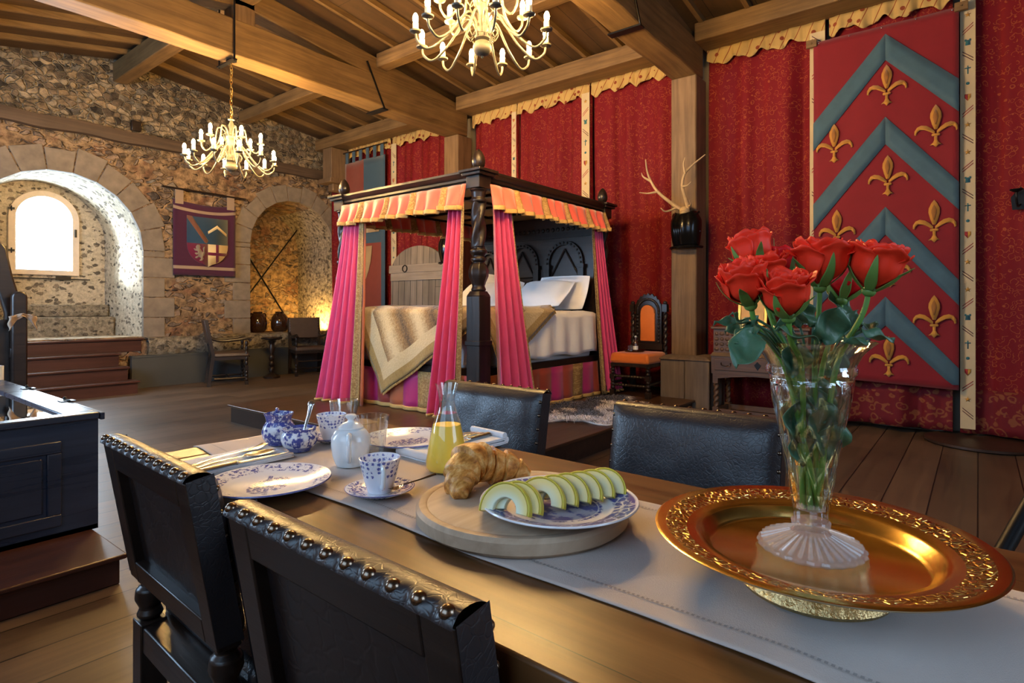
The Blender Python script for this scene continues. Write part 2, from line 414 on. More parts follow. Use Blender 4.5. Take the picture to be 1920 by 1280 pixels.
M_['bone'] = plain('antler bone', (.42, .30, .17), .6, nscale=14, namt=.4, bump=.4)
M_['candle'] = plain('cream candle tube', (.80, .68, .45), .6)
M_['pewter'] = plain('aged pewter brass', (.10, .088, .065), .5, .3)
M_['bulb'] = emis('lit bulb', (1., .61, .215), 1250.)
M_['white'] = plain('white porcelain', (.76, .80, .82), .1, nscale=5, namt=.02)
M_['silver'] = plain('silver plate', (.60, .61, .63), .24, 1.)
M_['glass'] = thin_glass('clear glass', (.955, .975, .975), 2.4)
M_['vaseglass'] = thin_glass('cut crystal', (.95, .965, .96), 2.4, .03, 1.)
M_['crystal'] = thin_glass('pressed crystal', (.97, .96, .95), 1.2, .08, None, .13)
M_['water'] = thin_glass('water', (.90, .96, .93), .5)
M_['paneglass'] = thin_glass('window glass', (.97, .99, 1.), .8)
M_['juice'] = plain('orange juice', (1., .66, .07), .4, nscale=12, namt=.06)
def flesh():
    t = NT('pale melon flesh'); x, y, z = t.xyz(t.co()); L = t.n('ShaderNodeVectorMath', {0: t.co()}, operation='LENGTH').outputs['Value']
    return t.end(t.bsdf(t.mix(t.step(L, .020, .037), (.80, .83, .60), (.84, .66, .20)), .35, 0, .4))
M_['flesh'] = flesh()
M_['rind'] = plain('yellow green rind', (.60, .50, .045), .4, nscale=30, namt=.15)
M_['jar'] = plain('brown glaze', (.035, .014, .006), .08, spec=.8)
M_['stem'] = plain('rose stem green', (.10, .26, .035), .45)
M_['leaf'] = plain('rose leaf', (.055, .14, .075), .42, nscale=60, namt=.3, bump=.3)
M_['sepal'] = plain('sepal green', (.13, .26, .05), .5)
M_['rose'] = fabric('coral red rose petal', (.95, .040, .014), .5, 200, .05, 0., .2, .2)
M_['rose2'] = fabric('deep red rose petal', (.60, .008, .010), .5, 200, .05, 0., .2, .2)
M_['frame'] = plain('cream painted window frame', (.62, .50, .38), .6)
M_['gilt'] = plain('gilt', (.62, .36, .08), .3, 1.)
M_['bottle'] = plain('dark bottle', (.05, .02, .02), .06, spec=.8)
M_['paper'] = plain('white label', (.75, .75, .74), .7)
M_['tester'] = plain('tester panel', (.34, .20, .09), .6, nscale=4)
M_['navy'] = fabric('dark blue cloth', (.035, .075, .11), .8)
M_['brickred'] = fabric('faded red cloth', (.20, .035, .02), .8)
M_['tan'] = fabric('tan cloth', (.34, .23, .12), .85)
M_['purple'] = fabric('purple tapestry wool', (.05, .009, .03), .9); M_['tapblue'] = fabric('tapestry blue', (.018, .045, .08), .9); M_['tapgrey'] = fabric('tapestry grey braid', (.28, .20, .14), .9)
M_['tapcream'] = fabric('tapestry cream', (.62, .47, .24), .9); M_['tapbrown'] = fabric('tapestry brown', (.16, .06, .03), .9); M_['taplion'] = fabric('tapestry lion grey', (.22, .17, .12), .9); M_['tapcrim'] = fabric('tapestry crimson', (.12, .008, .03), .9)

# ------------------------------------------------------------------ shell
YW = 9.05; XC = 6.28           # stone wall face, curtain plane
RX, RZ = 2.9, 4.42             # ridge
def ceil_z(x): return RZ - .126 * (x - RX) if x > RX else RZ - .19 * (RX - x)
struct(MB().box(-1.8, 6.6, -3.2, YW + .2, -.12, 0).build('floor', M_['floor']))
mb = MB()
for a, b in ((-1.85, RX), (RX, 6.65)):
    za, zb = ceil_z(a), ceil_z(b); y0, y1 = -3.2, YW + .5
    mb.add([(a, y0, za), (b, y0, zb), (b, y1, zb), (a, y1, za), (a, y0, za + .1), (b, y0, zb + .1), (b, y1, zb + .1), (a, y1, za + .1)],
           [(0, 1, 2, 3), (7, 6, 5, 4), (0, 4, 5, 1), (1, 5, 6, 2), (2, 6, 7, 3), (3, 7, 4, 0)])
struct(mb.build('ceiling', M_['ceil'], ang=20))
struct(MB().box(6.42, 6.62, -3.2, YW + .5, -.1, 4.2).build('wall_right', M_['whitewall']))
struct(MB().box(-1.8, 6.6, -3.2, -3.0, -.1, 4.6).build('wall_back', M_['whitewall']))
struct(MB().box(-1.8, -1.6, -3.2, YW + .5, -.1, 4.6).build('wall_left', M_['whitewall']))

# stone end wall with two arched recesses
def arch_fn(cx, hw, zs):
    return lambda x: zs + math.sqrt(max(0, hw * hw - (x - cx) ** 2))
A1 = dict(cx=2.24, hw=.94, zs=1.88, z0=.69); A2 = dict(cx=5.47, hw=.775, zs=2.11, z0=.66)
def columns(mb, x0, x1, y, zt, holes, n=28, mi=0):
    """vertical strips of a wall face, with arched holes left out"""
    xs = {x0, x1}
    for h in holes:
        for k in range(n + 1): xs.add(h['cx'] - h['hw'] * cos(PI * k / n))
    xs = sorted(x for x in xs if x0 - 1e-6 <= x <= x1 + 1e-6)
    for a, b in zip(xs, xs[1:]):
        m = (a + b) / 2; hole = None
        for h in holes:
            if abs(m - h['cx']) < h['hw']: hole = h
        if hole is None: mb.add([(a, y, -.1), (b, y, -.1), (b, y, zt(b)), (a, y, zt(a))], [(0, 1, 2, 3)], mi)
        else:
            f = arch_fn(hole['cx'], hole['hw'], hole['zs'])
            mb.add([(a, y, -.1), (b, y, -.1), (b, y, hole['z0']), (a, y, hole['z0'])], [(0, 1, 2, 3)], mi)
            mb.add([(a, y, f(a)), (b, y, f(b)), (b, y, zt(b)), (a, y, zt(a))], [(0, 1, 2, 3)], mi)
def outline(h, y, n=28):
    pts = [(h['cx'] - h['hw'], y, h['z0'])]
    pts += [(h['cx'] - h['hw'] * cos(PI * k / n), y, h['zs'] + h['hw'] * sin(PI * k / n)) for k in range(n + 1)]
    return pts + [(h['cx'] + h['hw'], y, h['z0'])]
def loft(mb, A, B, mi=0, close=True, ns=10):
    n = len(A); vs = []
    for j in range(ns + 1): vs += [vl(a, b, j / ns) for a, b in zip(A, B)]
    fs = [(j * n + i, j * n + (i + 1) % n, (j + 1) * n + (i + 1) % n, (j + 1) * n + i) for j in range(ns) for i in range(n if close else n - 1)]
    mb.add(vs, fs, mi)
mb = MB()
columns(mb, -1.8, 6.6, YW, lambda x: 4.6, [A1, A2])
struct(mb.build('wall_far', M_['stone'], ang=0, fix=False))
# window embrasure
YB = 10.15
B1 = dict(cx=2.25, hw=.80, zs=2.02, z0=.69); WN = dict(cx=2.33, hw=.375, zs=2.30, z0=1.54)
mb = MB(); loft(mb, outline(A1, YW), outline(B1, YB))
columns(mb, B1['cx'] - .8, B1['cx'] + .8, YB, lambda x: 3.0, [WN])
loft(mb, outline(WN, YB), outline(dict(WN, hw=.36), YB + .3), 0, True, 2)
struct(mb.build('wall_far_embrasure', M_['flint'], ang=50, fix=False))
struct(MB().box(1.46, 3.07, 9.8, 10.14, .66, .96).box(1.47, 3.05, 9.97, 10.15, .96, 1.13).build('window_seat', M_['ledge'], bevel=.02), 'worn stone window seat under the bright arched window')
# alcove
B2 = dict(cx=5.47, hw=.74, zs=2.10, z0=.66)
mb = MB(); loft(mb, outline(A2, YW), outline(B2, 10.15)); columns(mb, 4.7, 6.25, 10.15, lambda x: 3.0, [])
mb.mi = [1 if all(mb.v[i].x > 5.75 for i in f) else 0 for f in mb.f]
struct(mb.build('wall_far_alcove', [M_['niche'], M_['nichelime']], ang=50, fix=False))
# dressed arch rings and jamb quoins
def ring(h, w, proud, jambs, nvou):
    mb = MB(); n = nvou; y0, y1 = YW - proud, YW + .06; r0 = h['hw']; g = .006
    for k in range(n):
        a0 = PI * k / n + g; a1 = PI * (k + 1) / n - g; ww = w * (1 + .10 * sin(k * 2.3)); vs = []
        for y in (y0, y1):
            for a, r in ((a0, r0 - .005), (a1, r0 - .005), ((a0 + a1) / 2, None), (a1, r0 + ww), (a0, r0 + ww)):
                if r is None: continue
                vs.append((h['cx'] - r * cos(a), y, h['zs'] + r * sin(a)))
        mb.add(vs, [(0, 1, 2, 3), (7, 6, 5, 4), (0, 4, 5, 1), (1, 5, 6, 2), (2, 6, 7, 3), (3, 7, 4, 0)])
    for sgn in jambs:
        z = h['z0'] - .02; k = 0
        while z < h['zs'] - .05:
            hh = min(.28 + .05 * sin(k * 3.1), h['zs'] - z); wd = (.27, .40)[k % 2] * (1 if w > .2 else .75)
            xa = h['cx'] + sgn * (r0 - .005); xb = h['cx'] + sgn * (r0 + wd)
            mb.box(min(xa, xb), max(xa, xb), y0, y1, z + .005, z + hh - .005); z += hh; k += 1
    return mb
struct(ring(A1, .30, .012, (-1, 1), 11).build('trim_1', M_['ashlar'], bevel=.006), 'dressed stone surround of the arched window recess')
struct(ring(A2, .26, .012, (-1,), 11).build('trim_2', M_['ashlar'], bevel=.006), 'dressed stone surround of the lit alcove')
# rubble ledge and boarding below the arches
mb = MB()
def led(u, v):
    x = lerp(3.2, 6.28, u); t = v
    prof = [(8.98, .40), (8.93, .50), (8.90, .60), (8.94, .665), (9.04, .68), (9.3, .67)]
    k = t * 5; i = min(4, int(k)); y, z = [lerp(prof[i][q], prof[i + 1][q], k - i) for q in (0, 1)]
    nn = noise.noise(Vector((x * 3.1, t * 3, 2))) * .05 + noise.noise(Vector((x * 9, t * 7, 5))) * .02
    return (x, y + nn, min(.69, z + nn * (.6 if t < .8 else 0)))
mb.sheet(led, 110, 14)
struct(mb.build('wall_far_ledge', M_['ledge'], ang=0), 'rough stone ledge running under the alcove')
struct(MB().box(2.98, 6.28, 8.88, 8.95, 0, .41).box(2.98, 6.28, 8.87, 8.99, .41, .435).build('baseboard_far', M_['boarding']), 'grey painted boarding along the foot of the stone wall')
# timber let into the stone wall
mb = MB(); mb.sheet(lambda u, v: (lerp(-1.7, 6.25, u), YW - .055 - .02 * cos(v * 2 * PI) + .012 * noise.noise(Vector((u * 30, v * 2, 0))), 3.36 + .07 * u + .10 * sin(v * 2 * PI) + .02 * noise.noise(Vector((u * 16, 3, 1)))), 70, 10, closeu=False)
mb2 = MB()
def wb(u, v):
    a = v * 2 * PI; x = lerp(-1.7, 6.25, u); k = noise.noise(Vector((x * 2.2, 3, 1))) * .03
    sq = 1 / max(abs(cos(a)), abs(sin(a)))
    return (x, YW - .01 + .07 * cos(a) * min(sq, 1.25) + k * .3, 3.385 + .02 * u + .085 * sin(a) * min(sq, 1.25) + k)
mb2.sheet(wb, 80, 16)
struct(mb2.build('trim_3', wood('blackened wall timber', (.035, .022, .015), (.11, .07, .045), 0, .7, 20), ang=45), 'long dark timber let into the stone wall')
struct(MB().box(3.02, 3.14, 9.0, 9.08, 3.50, 3.64).build('trim_4', M_['dark'], bevel=.01), 'small dark wooden block in the stone wall')

# ------------------------------------------------------------------ roof timbers
def wavy(x0, x1, f, nseg, w, h, axis):
    """slightly waney rectangular baulk along x"""
    mb = MB(); vs = []
    for i in range(nseg + 1):
        x = lerp(x0, x1, i / nseg); y, z = f(x)
        k = [noise.noise(Vector((x * 1.7, q * 3.3, y))) * .014 for q in range(4)]
        vs += [(x, y - w / 2 + k[0], z + k[1]), (x, y + w / 2 + k[2], z + k[1]), (x, y + w / 2 + k[2], z + h + k[3]), (x, y - w / 2 + k[0], z + h + k[3])]
    fs = [(i * 4 + j, i * 4 + (j + 1) % 4, i * 4 + 4 + (j + 1) % 4, i * 4 + 4 + j) for i in range(nseg) for j in range(4)] + [(3, 2, 1, 0), tuple(nseg * 4 + j for j in range(4))]
    return mb.add(vs, fs)
TR = (5.79, 2.41, -.97)
for k, y in enumerate(TR):
    struct(wavy(-1.7, 6.1, lambda x: (y, 3.50 + .05 * sin(PI * (x + 1.7) / 7.8)), 26, .27, .35, 0).build('tie_beam', M_['beam_x'], bevel=.012), 'heavy oak tie beam, %s' % ('far truss', 'truss over the bed foot', 'nearest truss')[k])
    for s, xe in ((1, 6.1), (-1, -1.7)):
        ze = ceil_z(xe) - .22; zr = RZ - .23
        struct(MB().beam((xe, y, ze), (RX - s * .0, y, zr), .2, .24).build('principal_rafter', M_['beam_x'], bevel=.012))
    struct(MB().box(RX - .11, RX + .11, y - .10, y + .10, 3.84, RZ - .16).build('king_post', M_['beam_z'], bevel=.01))
    mb = MB()
    for sx in (-1, 1): mb.tube([(RX - .13, y + sx * .155, 4.1), (RX - .13, y + sx * .155, 3.48), ], .009, 6)
    mb.box(RX - .15, RX - .11, y - .17, y + .17, 3.488, 3.5)
    struct(mb.build('iron_strap', M_['iron']), 'iron stirrup strap on the king post')
    xs = 4.55
    mb = MB(); mb.beam((xs - .2, y - .15, 4.0), (xs + .06, y - .15, 3.50), .008, .022); mb.box(xs + .02, xs + .10, y - .165, y + .15, 3.49, 3.505)
    struct(mb.build('iron_strap', M_['iron']), 'iron strap round the tie beam')
def along_y(name, x, w, h, ztop, lab=None):
    ys = sorted(TR); ends = [-3.0] + ys + [YW + .04]
    for a, b in zip(ends, ends[1:]):
        struct(MB().box(x - w / 2, x + w / 2, a + (.1 if a > -3 else 0), b - (.1 if b < 9 else 0), ztop - h, ztop).build(name, M_['beam_y'], bevel=.01))
along_y('ridge_beam', RX, .17, .25, RZ - .06)
along_y('purlin', 4.6, .16, .17, ceil_z(4.6) - .05)
along_y('purlin', 1.1, .16, .17, ceil_z(1.1) - .05)
for a, b in ((-3, -1.1), (-.85, 2.28), (2.55, 5.66), (5.93, YW)):
    struct(MB().box(5.86, 6.2, a, b, 3.81, 4.0).build('wall_plate', M_['beam_y'], bevel=.012))
k = 0
for y in [x * .455 - 2.8 for x in range(27)]:
    if min(abs(y - t) for t in TR) < .17 or y > 8.95: continue
    for xe in (6.3, -1.7):
        struct(MB().beam((xe, y, ceil_z(xe) - .03), (RX, y, RZ - .03), .045, .06).build('rafter', M_['beam_x']))
# posts against the curtain wall
for k, y in enumerate(TR[:2]):
    struct(MB().box(5.90, 6.19, y - .137, y + .137, (0, .5)[k], 3.5).build('post', M_['beam_z'], bevel=.015), 'square oak wall post, %s' % ('behind the bed', 'right of the orange chair')[k])
mb = MB().box(5.75, 6.2, 2.34, 2.60, 0, .56).box(5.74, 6.2, 2.08, 2.335, 0, .56).box(5.72, 6.2, 2.06, 2.62, .56, .60, top=(.06, .06))
struct(mb.build('post_plinth', wood('grey plinth wood', (.07, .05, .04), (.19, .14, .10), 2, .6, 14), bevel=.01), 'boxed wooden plinth of the post by the orange chair')
struct(MB().box(5.85, 6.25, 8.55, 8.80, 3.28, 3.8).box(5.80, 6.25, 8.5, 8.86, 3.20, 3.28).box(5.92, 6.2, 8.6, 8.75, 3.08, 3.2).build('trim_5', M_['beam_z'], bevel=.012), 'short timber stub on a stone corbel in the corner')
# dais under the bed
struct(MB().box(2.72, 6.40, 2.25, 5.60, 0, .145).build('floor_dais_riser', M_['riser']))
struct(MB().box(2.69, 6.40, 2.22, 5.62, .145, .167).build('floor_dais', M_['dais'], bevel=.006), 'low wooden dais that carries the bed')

# wooden steps up to the window recess
st = thing('wooden_steps', 'reddish brown wooden steps with worn nosings leading up to the bright window', 'steps', (2.2, 8.7, 0))
sm = M_['step']; zz = [.163, .327, .492, .67]; yy = [8.36, 8.58, 8.80, 9.02]; xr = [2.90, 2.86, 2.83, 3.17]
for i in range(4):
    z0 = zz[i - 1] if i else 0
    MB().box(.2 - 2.2, xr[i] - .02 - 2.2, yy[i] + .02 - 8.7, yy[i] + .045 - 8.7, z0, zz[i] - .025).build('riser', sm, st)
    MB().box(.2 - 2.2, xr[i] - 2.2, yy[i] - .01 - 8.7, (yy[i] + .245 if i < 3 else 9.8) - 8.7, zz[i] - .025, zz[i] - .0).build('tread', sm, st, bevel=.006)

# arched window
wn = thing('window_1', 'bright arched window with cream painted frame deep in the stone recess', 'window', (2.33, YB - .02, 1.54)); wn['kind'] = 'structure'; del wn['category']
def arc(hw, zs, n=24, zb=0.):
    return [(-hw, zb)] + [(-hw * cos(PI * k / n), zs + hw * sin(PI * k / n)) for k in range(n + 1)] + [(hw, zb)]
o = arc(.395, .77); i_ = arc(.315, .77, zb=.07); mb = MB(); n = len(o)
vs = [(x, -.03, z) for x, z in o] + [(x, -.03, z) for x, z in i_] + [(x, .04, z) for x, z in o] + [(x, .04, z) for x, z in i_]
fs = []
for k in range(n):
    j = (k + 1) % n
    fs += [(k, j, n + j, n + k), (2 * n + j, 2 * n + k, 3 * n + k, 3 * n + j), (n + k, n + j, 3 * n + j, 3 * n + k), (j, k, 2 * n + k, 2 * n + j)]
mb.add(vs, fs); mb.build('window_frame', M_['frame'], wn, bevel=.006)
mb = MB(); g = arc(.318, .77, zb=.065); mb.add([(x, .0, z) for x, z in g] + [(x, .006, z) for x, z in g], [tuple(range(len(g))), tuple(range(len(g), 2 * len(g)))[::-1]] + [(k, (k + 1) % len(g), len(g) + (k + 1) % len(g), len(g) + k) for k in range(len(g))])
mb.build('pane', M_['paneglass'], wn)
for z in (.30, .86): MB().box(-.40, -.33, -.045, -.03, z, z + .03).tube([(-.365, -.05, z - .02), (-.365, -.05, z + .05)], .008, 6).build('hinge', M_['iron'], wn)
MB().box(.335, .36, -.05, -.03, .55, .66).build('latch', M_['iron'], wn)
tag(MB().tube([(1.9, YB - .06, 1.49), (2.85, YB - .06, 1.49)], .008, 6).box(2.45, 2.62, YB - .07, YB - .04, 1.475, 1.53).build('iron_bar', M_['iron']), 'thin iron bar across the wall just below the arched window', 'bar')
def studs(par, pts, r, name='stud', mat='stud'):
    first = None
    for p in pts:
        if first is None: first = MB().ball((0, 0, 0), (r, r, r * .9), 12, 7).build(name, M_[mat], par, loc=p)
        else:
            o = first.copy(); C.objects.link(o); o.parent = par; o.location = p
# ------------------------------------------------------------------ wall curtains
def frill_mat():
    t = NT('cream printed frill'); co = t.co(); x, y, z = t.xyz(co)
    w = t.math('FRACT', t.math('MULTIPLY', t.math('ADD', t.math('MULTIPLY', y, 1.), t.math('MULTIPLY', z, .45)), 9.))
    m = t.math('MULTIPLY', t.math('LESS_THAN', t.math('ABSOLUTE', t.math('SUBTRACT', w, .5)), .035), 1.)
    v = t.math('LESS_THAN', t.voro(t.vm('MULTIPLY', co, (.3, 1, 1)), 10., rnd=.6), .2)
    col = t.mix(t.math('MAXIMUM', m, v), (.44, .29, .10), (.22, .05, .02))
    return t.end(t.bsdf(col, .8, 0, .2))
M_['frill'] = frill_mat()
def fold(y, sd, amp): return amp * (.6 * (1 - 2 * abs(sin(y * 8.5 + sd)) ** .7) + .28 * sin(y * 31 + 2.1 * sd) + .3 * sin(y * 7.3 + sd * .7))
def motif(mb, kind, y, z, x, s=1.):
    def poly(pts, mi): mb.prism([(a * s + 0, b * s) for a, b in pts], -.0016, 0, mi, Matrix(((0, 0, 1, x), (1, 0, 0, y), (0, 1, 0, z), (0, 0, 0, 1))))
    if kind == 'diag':
        for o in (-.02, .012): poly([(-.05, -.05 + o), (-.05, -.04 + o), (.05, .05 + o), (.05, .04 + o)], 3)
    elif kind == 'diag2':
        for o in (-.02, .012): poly([(.05, -.05 + o), (.05, -.04 + o), (-.05, .05 + o), (-.05, .04 + o)], 0)
    elif kind == 'star': poly([((.034 if k % 2 == 0 else .014) * sin(k * PI / 5), (.034 if k % 2 == 0 else .014) * cos(k * PI / 5)) for k in range(10)], 2)
    elif kind == 'shield':
        poly([(-.03, .035), (-.03, -.005), (0, -.045), (0, .035)], 2); poly([(0, .035), (0, -.045), (.03, -.005), (.03, .035)], 0)
    elif kind == 'cross': poly([(-.006, -.05), (.006, -.05), (.006, .012), (.028, .012), (.028, .024), (.006, .024), (.006, .045), (-.006, .045), (-.006, .024), (-.028, .024), (-.028, .012), (-.006, .012)], 1)
    elif kind == 'dot': poly([(.018 * cos(k * PI / 5), .018 * sin(k * PI / 5)) for k in range(10)], 1)
    elif kind == 'tower': poly([(-.024, -.035), (.024, -.035), (.02, .01), (.03, .012), (.03, .035), (.012, .035), (.012, .024), (-.012, .024), (-.012, .035), (-.03, .035), (-.03, .012), (-.02, .01)], 1)
def wall_curtain(y0, y1, zb, label, sd, band=None, bandside=0, amp=.062, zt=3.80, hem=False):
    """red damask panel y0..y1; band = width of a printed cream band on its low-y (0) or high-y (1) edge"""
    c = thing('wall_curtain', label, 'curtain', (0, 0, 0), 0, 'red damask curtains along the wall')
    def f(u, v):
        y = lerp(y0, y1, u); z = lerp(zb, zt, v)
        return (XC - .05 + fold(y + .02 * sin(z * 1.3 + sd), sd, amp * (1 - .45 * smooth(.75, 1., v))), y, z)
    nu = max(10, int((y1 - y0) * 44))
    MB().sheet(f, nu, 24).build('drape', M_['redcurt'], c, thick=.006, ang=0)
    if hem:
        MB().sheet(lambda u, v: (f(u, 0)[0] - .012 - .02 * (1 - v), lerp(y0, y1, u), lerp(zb - .02, zb + .34, v)), nu, 5).build('hem_border', M_['redfloor'], c, thick=.004, ang=0)
    MB().sheet(lambda u, v: (XC - .115 + fold(lerp(y0, y1, u) * 2.2, sd + 2, .03 * (1 - .6 * v)), lerp(y0, y1, u), lerp(3.66 + .026 * sin(u * (y1 - y0) * 23 + sd) + .012 * sin(u * 51), 3.81, v)), nu * 2, 5).build('frill', M_['frill'], c, thick=.003, ang=0)
    if band:
        yb = y0 if bandside == 0 else y1 - band
        xb = XC - .135
        b = MB().box(xb, xb + .006, yb, yb + band, zb + .02, 3.70).build('printed_band', M_['cream'], c)
        z = zb + .15; seq = ['diag', 'star', 'diag2', 'shield', 'dot', 'cross', 'diag', 'tower', 'diag2', 'star']; k = int(sd)
        while z < 3.62:
            mm = MB(); motif(mm, seq[k % 10], 0, 0, 0, band / .14)
            mm.build('printed_' + {'diag': 'stripes', 'diag2': 'stripes', 'dot': 'roundel'}.get(seq[k % 10], seq[k % 10]), [M_['mred'], M_['mteal'], M_['mgold'], M_['mink']], b, ang=0, loc=(xb - .001, yb + band / 2, z)); z += .125 * band / .11; k += 1
    return c
wall_curtain(8.56, 9.02, 1.0, 'short red damask curtain between the stone corner and the quartered banner', 1.3, .09, 0)
wall_curtain(7.40, 8.50, .1, 'red damask curtain hanging behind the quartered blue and red banner', 4.1)
wall_curtain(5.95, 7.36, .1, 'red damask curtain with a printed cream band above the arched plank door', 2.2, .12, 1)
wall_curtain(4.82, 5.63, .2, 'red damask curtain beside the far post with a cream band on its right edge', 5.7, .075, 0)
wall_curtain(3.69, 4.80, .2, 'red damask curtain with the broad star and cross band above the bedhead', 3.4, .11, 0)
wall_curtain(2.57, 3.67, .2, 'plain red damask curtain behind the carved orange chair and the bedpost', 6.2)
wall_curtain(1.13, 2.25, .07, 'red damask curtain behind the carved desk, between the post and the chevron banner', 7.7, .13, 0)
wall_curtain(.17, 1.10, .07, 'red damask curtain behind the chevron banner with a worn patterned hem', 9.1, hem=True)
wall_curtain(-2.9, .12, .07, 'red damask curtain at the right edge of the room with a white printed band', 10.4, .10, 1, hem=True)

# ------------------------------------------------------------------ chevron banner
bn = thing('heraldic_banner', 'tall red banner with blue chevrons and gold fleurs-de-lis hanging on the curtain', 'banner', (6.09, .672, .45))
BW, BT = .545, 3.13
def bx(y, z): return .004 * sin(z * 5 + y * 3) + .003 * sin(y * 17 + z * 4)
MB().sheet(lambda u, v: (bx(lerp(-BW, BW, u), lerp(0, BT, v)), lerp(-BW, BW, u), lerp(0, BT, v) - (.04 * (1 - u) * (1 - v))), 24, 50).build('banner_cloth', M_['bannerred'], bn, thick=.004, ang=0, off=1)
def chev(at, ab, lt, lb, rt, rb, ya=-.03):
    mb = MB(); z0 = .45
    for (ye, t, b) in ((BW, lt, lb), (-BW, rt, rb)):
        def f(u, v, ye=ye, t=t, b=b):
            y = lerp(ya, ye, u); z = lerp(lerp(ab, b, u), lerp(at, t, u), v) - z0
            z = max(z, .004); return (bx(y, z) - .009, y, z)
        mb.sheet(f, 12, 3)
    mb.build('chevron', M_['bannerblue'], bn, thick=.003, ang=0, off=0)
chev(3.50, 3.27, 2.82, 2.56, 2.98, 2.71); chev(2.77, 2.53, 2.06, 1.82, 2.13, 1.90)
chev(1.98, 1.735, 1.29, 1.04, 1.32, 1.11); chev(1.19, .936, .50, .30, .592, .40)
def fleur(y, z, h):
    mb = MB()
    def P(pts, x0, x1, mi=0, s=1): mb.prism([(s * a * h, (b - .5) * h) for a, b in pts], x0, x1, mi, Matrix(((0, 0, 1, 0), (1, 0, 0, 0), (0, 1, 0, 0), (0, 0, 0, 1))))
    cen = [(0, 1), (.055, .92), (.105, .80), (.11, .70), (.075, .55), (.03, .42)]
    P(cen + [(-a, b) for a, b in cen[::-1][:-1]], -.004, 0)
    P([(a * .5, .70 + (b - .7) * .62) for a, b in cen + [(-p, q) for p, q in cen[::-1][:-1]]], -.0055, -.004, 1)
    side = [(.02, .38), (.09, .46), (.18, .53), (.28, .555), (.36, .52), (.41, .44), (.415, .35), (.38, .33), (.365, .40), (.31, .45), (.22, .44), (.12, .38), (.05, .33), (.02, .32)]
    for s in (1, -1): P(side, -.004, 0, 0, s)
    P([(-.07, .265), (.07, .265), (.085, .29), (.07, .32), (-.07, .32), (-.085, .29)], -.006, 0)
    P([(.03, .27), (.028, .17), (.055, .11), (.115, .055), (.055, .06), (0, 0), (-.055, .06), (-.115, .055), (-.055, .11), (-.028, .17), (-.03, .27)], -.004, 0)
    return mb.build('fleur_de_lis', [M_['bannergold'], M_['bannerbrown']], bn, loc=(-.014, y - .672, z - .45), ang=0)
for y, z in ((.632, 3.045), (.282, 2.621), (1.042, 2.603), (.624, 2.25), (.293, 1.821), (1.02, 1.813), (.605, 1.451), (.293, 1.019), (.616, .664)): fleur(y, z, .36)
for s in (-1, 1): MB().box(-.02, .012, s * .56 - .045, s * .56 + .045, 3.09, 3.16).tube([(-.03, s * .56, 3.125), (.02, s * .56, 3.125)], .008, 8).build('hanging_bracket', M_['beam_y'], bn, bevel=.004)
studs(bn, [(-.008, -.5 + k * .25, BT - .02) for k in range(5)], .006, 'brass_pin', 'silver')

# quartered banner by the corner
qb = thing('quartered_banner', 'faded blue and red quartered banner with tan shapes hung high in the far corner', 'banner', (6.10, 7.99, 1.0))
MB().sheet(lambda u, v: (.012 * sin(u * 9), lerp(-.53, .53, u), lerp(0, 2.55, v)), 20, 20, mif=lambda u, v: 1 if (u < .12 or ((u < .5) == (v > .45))) else 0).build('banner_cloth', [M_['brickred'], M_['navy']], qb, thick=.004, ang=0, off=1)
for k in range(6): MB().box(-.012, .0, -.50 + k * .185, -.43 + k * .185, 2.54, 2.74).build('hanging_loop', M_['navy'], qb)
MB().tube([(-.006, -.58, 2.73), (-.006, .58, 2.73)], .012, 8).build('hanging_rod', M_['dark'], qb)
def tanp(pts): MB().prism(pts, -.022, -.012, 0, Matrix(((0, 0, 1, 0), (1, 0, 0, 0), (0, 1, 0, 0), (0, 0, 0, 1)))).build('tan_shape', M_['tan'], qb, ang=0)
tanp([(.48, 1.25), (.48, 1.62), (.12, 1.70), (.12, 1.25)]); tanp([(-.05, 1.32), (-.05, 1.72), (-.40, 1.86), (-.40, 1.32)])
tanp([(.50, .25)] + [(.5 - .72 * sin(k * PI / 20), .25 + .85 - .85 * cos(k * PI / 20)) for k in range(1, 11)] + [(.50, 1.1)])

# ------------------------------------------------------------------ antler trophies on the posts
tr = thing('antler_trophy', 'black breastplate trophy with pale antlers mounted on the post right of the orange chair', 'trophy', (5.895, 2.37, 1.70), 0, 'antler trophies on the oak posts')
def bp(u, v):
    a = lerp(-PI / 2, PI / 2, u); w = lerp(.135, .158, sin(v * PI * .8)) * (1 - .22 * smooth(.72, 1, v) ) ; d = .10 + .045 * sin(v * PI * .9)
    sq = abs(sin(a)) ** .75 * (1 if sin(a) >= 0 else -1)
    ridge = .02 * max(0, 1 - abs(a) * 4)
    return (-(d * max(0, cos(a)) ** .8) - ridge - .002, w * sq, lerp(.02, .35 + .03 * (1 - max(0, 1 - abs(a) * 1.1)), v))
MB().sheet(bp, 36, 16).build('breastplate', M_['steelblack'], tr, thick=.006, ang=60)
mb = MB()
for s in (1, -1):
    MB().tube(curve([(-.02, s * .135, .37), (-.07, s * .115, .33), (-.085, s * .085, .26), (-.07, s * .10, .19), (-.03, s * .15, .17)][: 5 if s < 0 else 3], 5), .012, 8).build('armhole_roll', M_['steelblack'], tr)
mb.tube([(-.01, -.165, .012)] + [(-.13 * cos(t) - .01, .165 * sin(t), .012) for t in [lerp(-PI / 2, PI / 2, k / 12) for k in range(1, 12)]] + [(-.01, .165, .012)], .014, 8)
mb.build('rolled_rim', M_['steelblack'], tr)
MB().ball((-.06, .0, .385), (.05, .055, .05), 12, 8).ball((-.09, 0, .36), (.035, .04, .035), 12, 8).build('skull_plate', M_['bone'], tr)
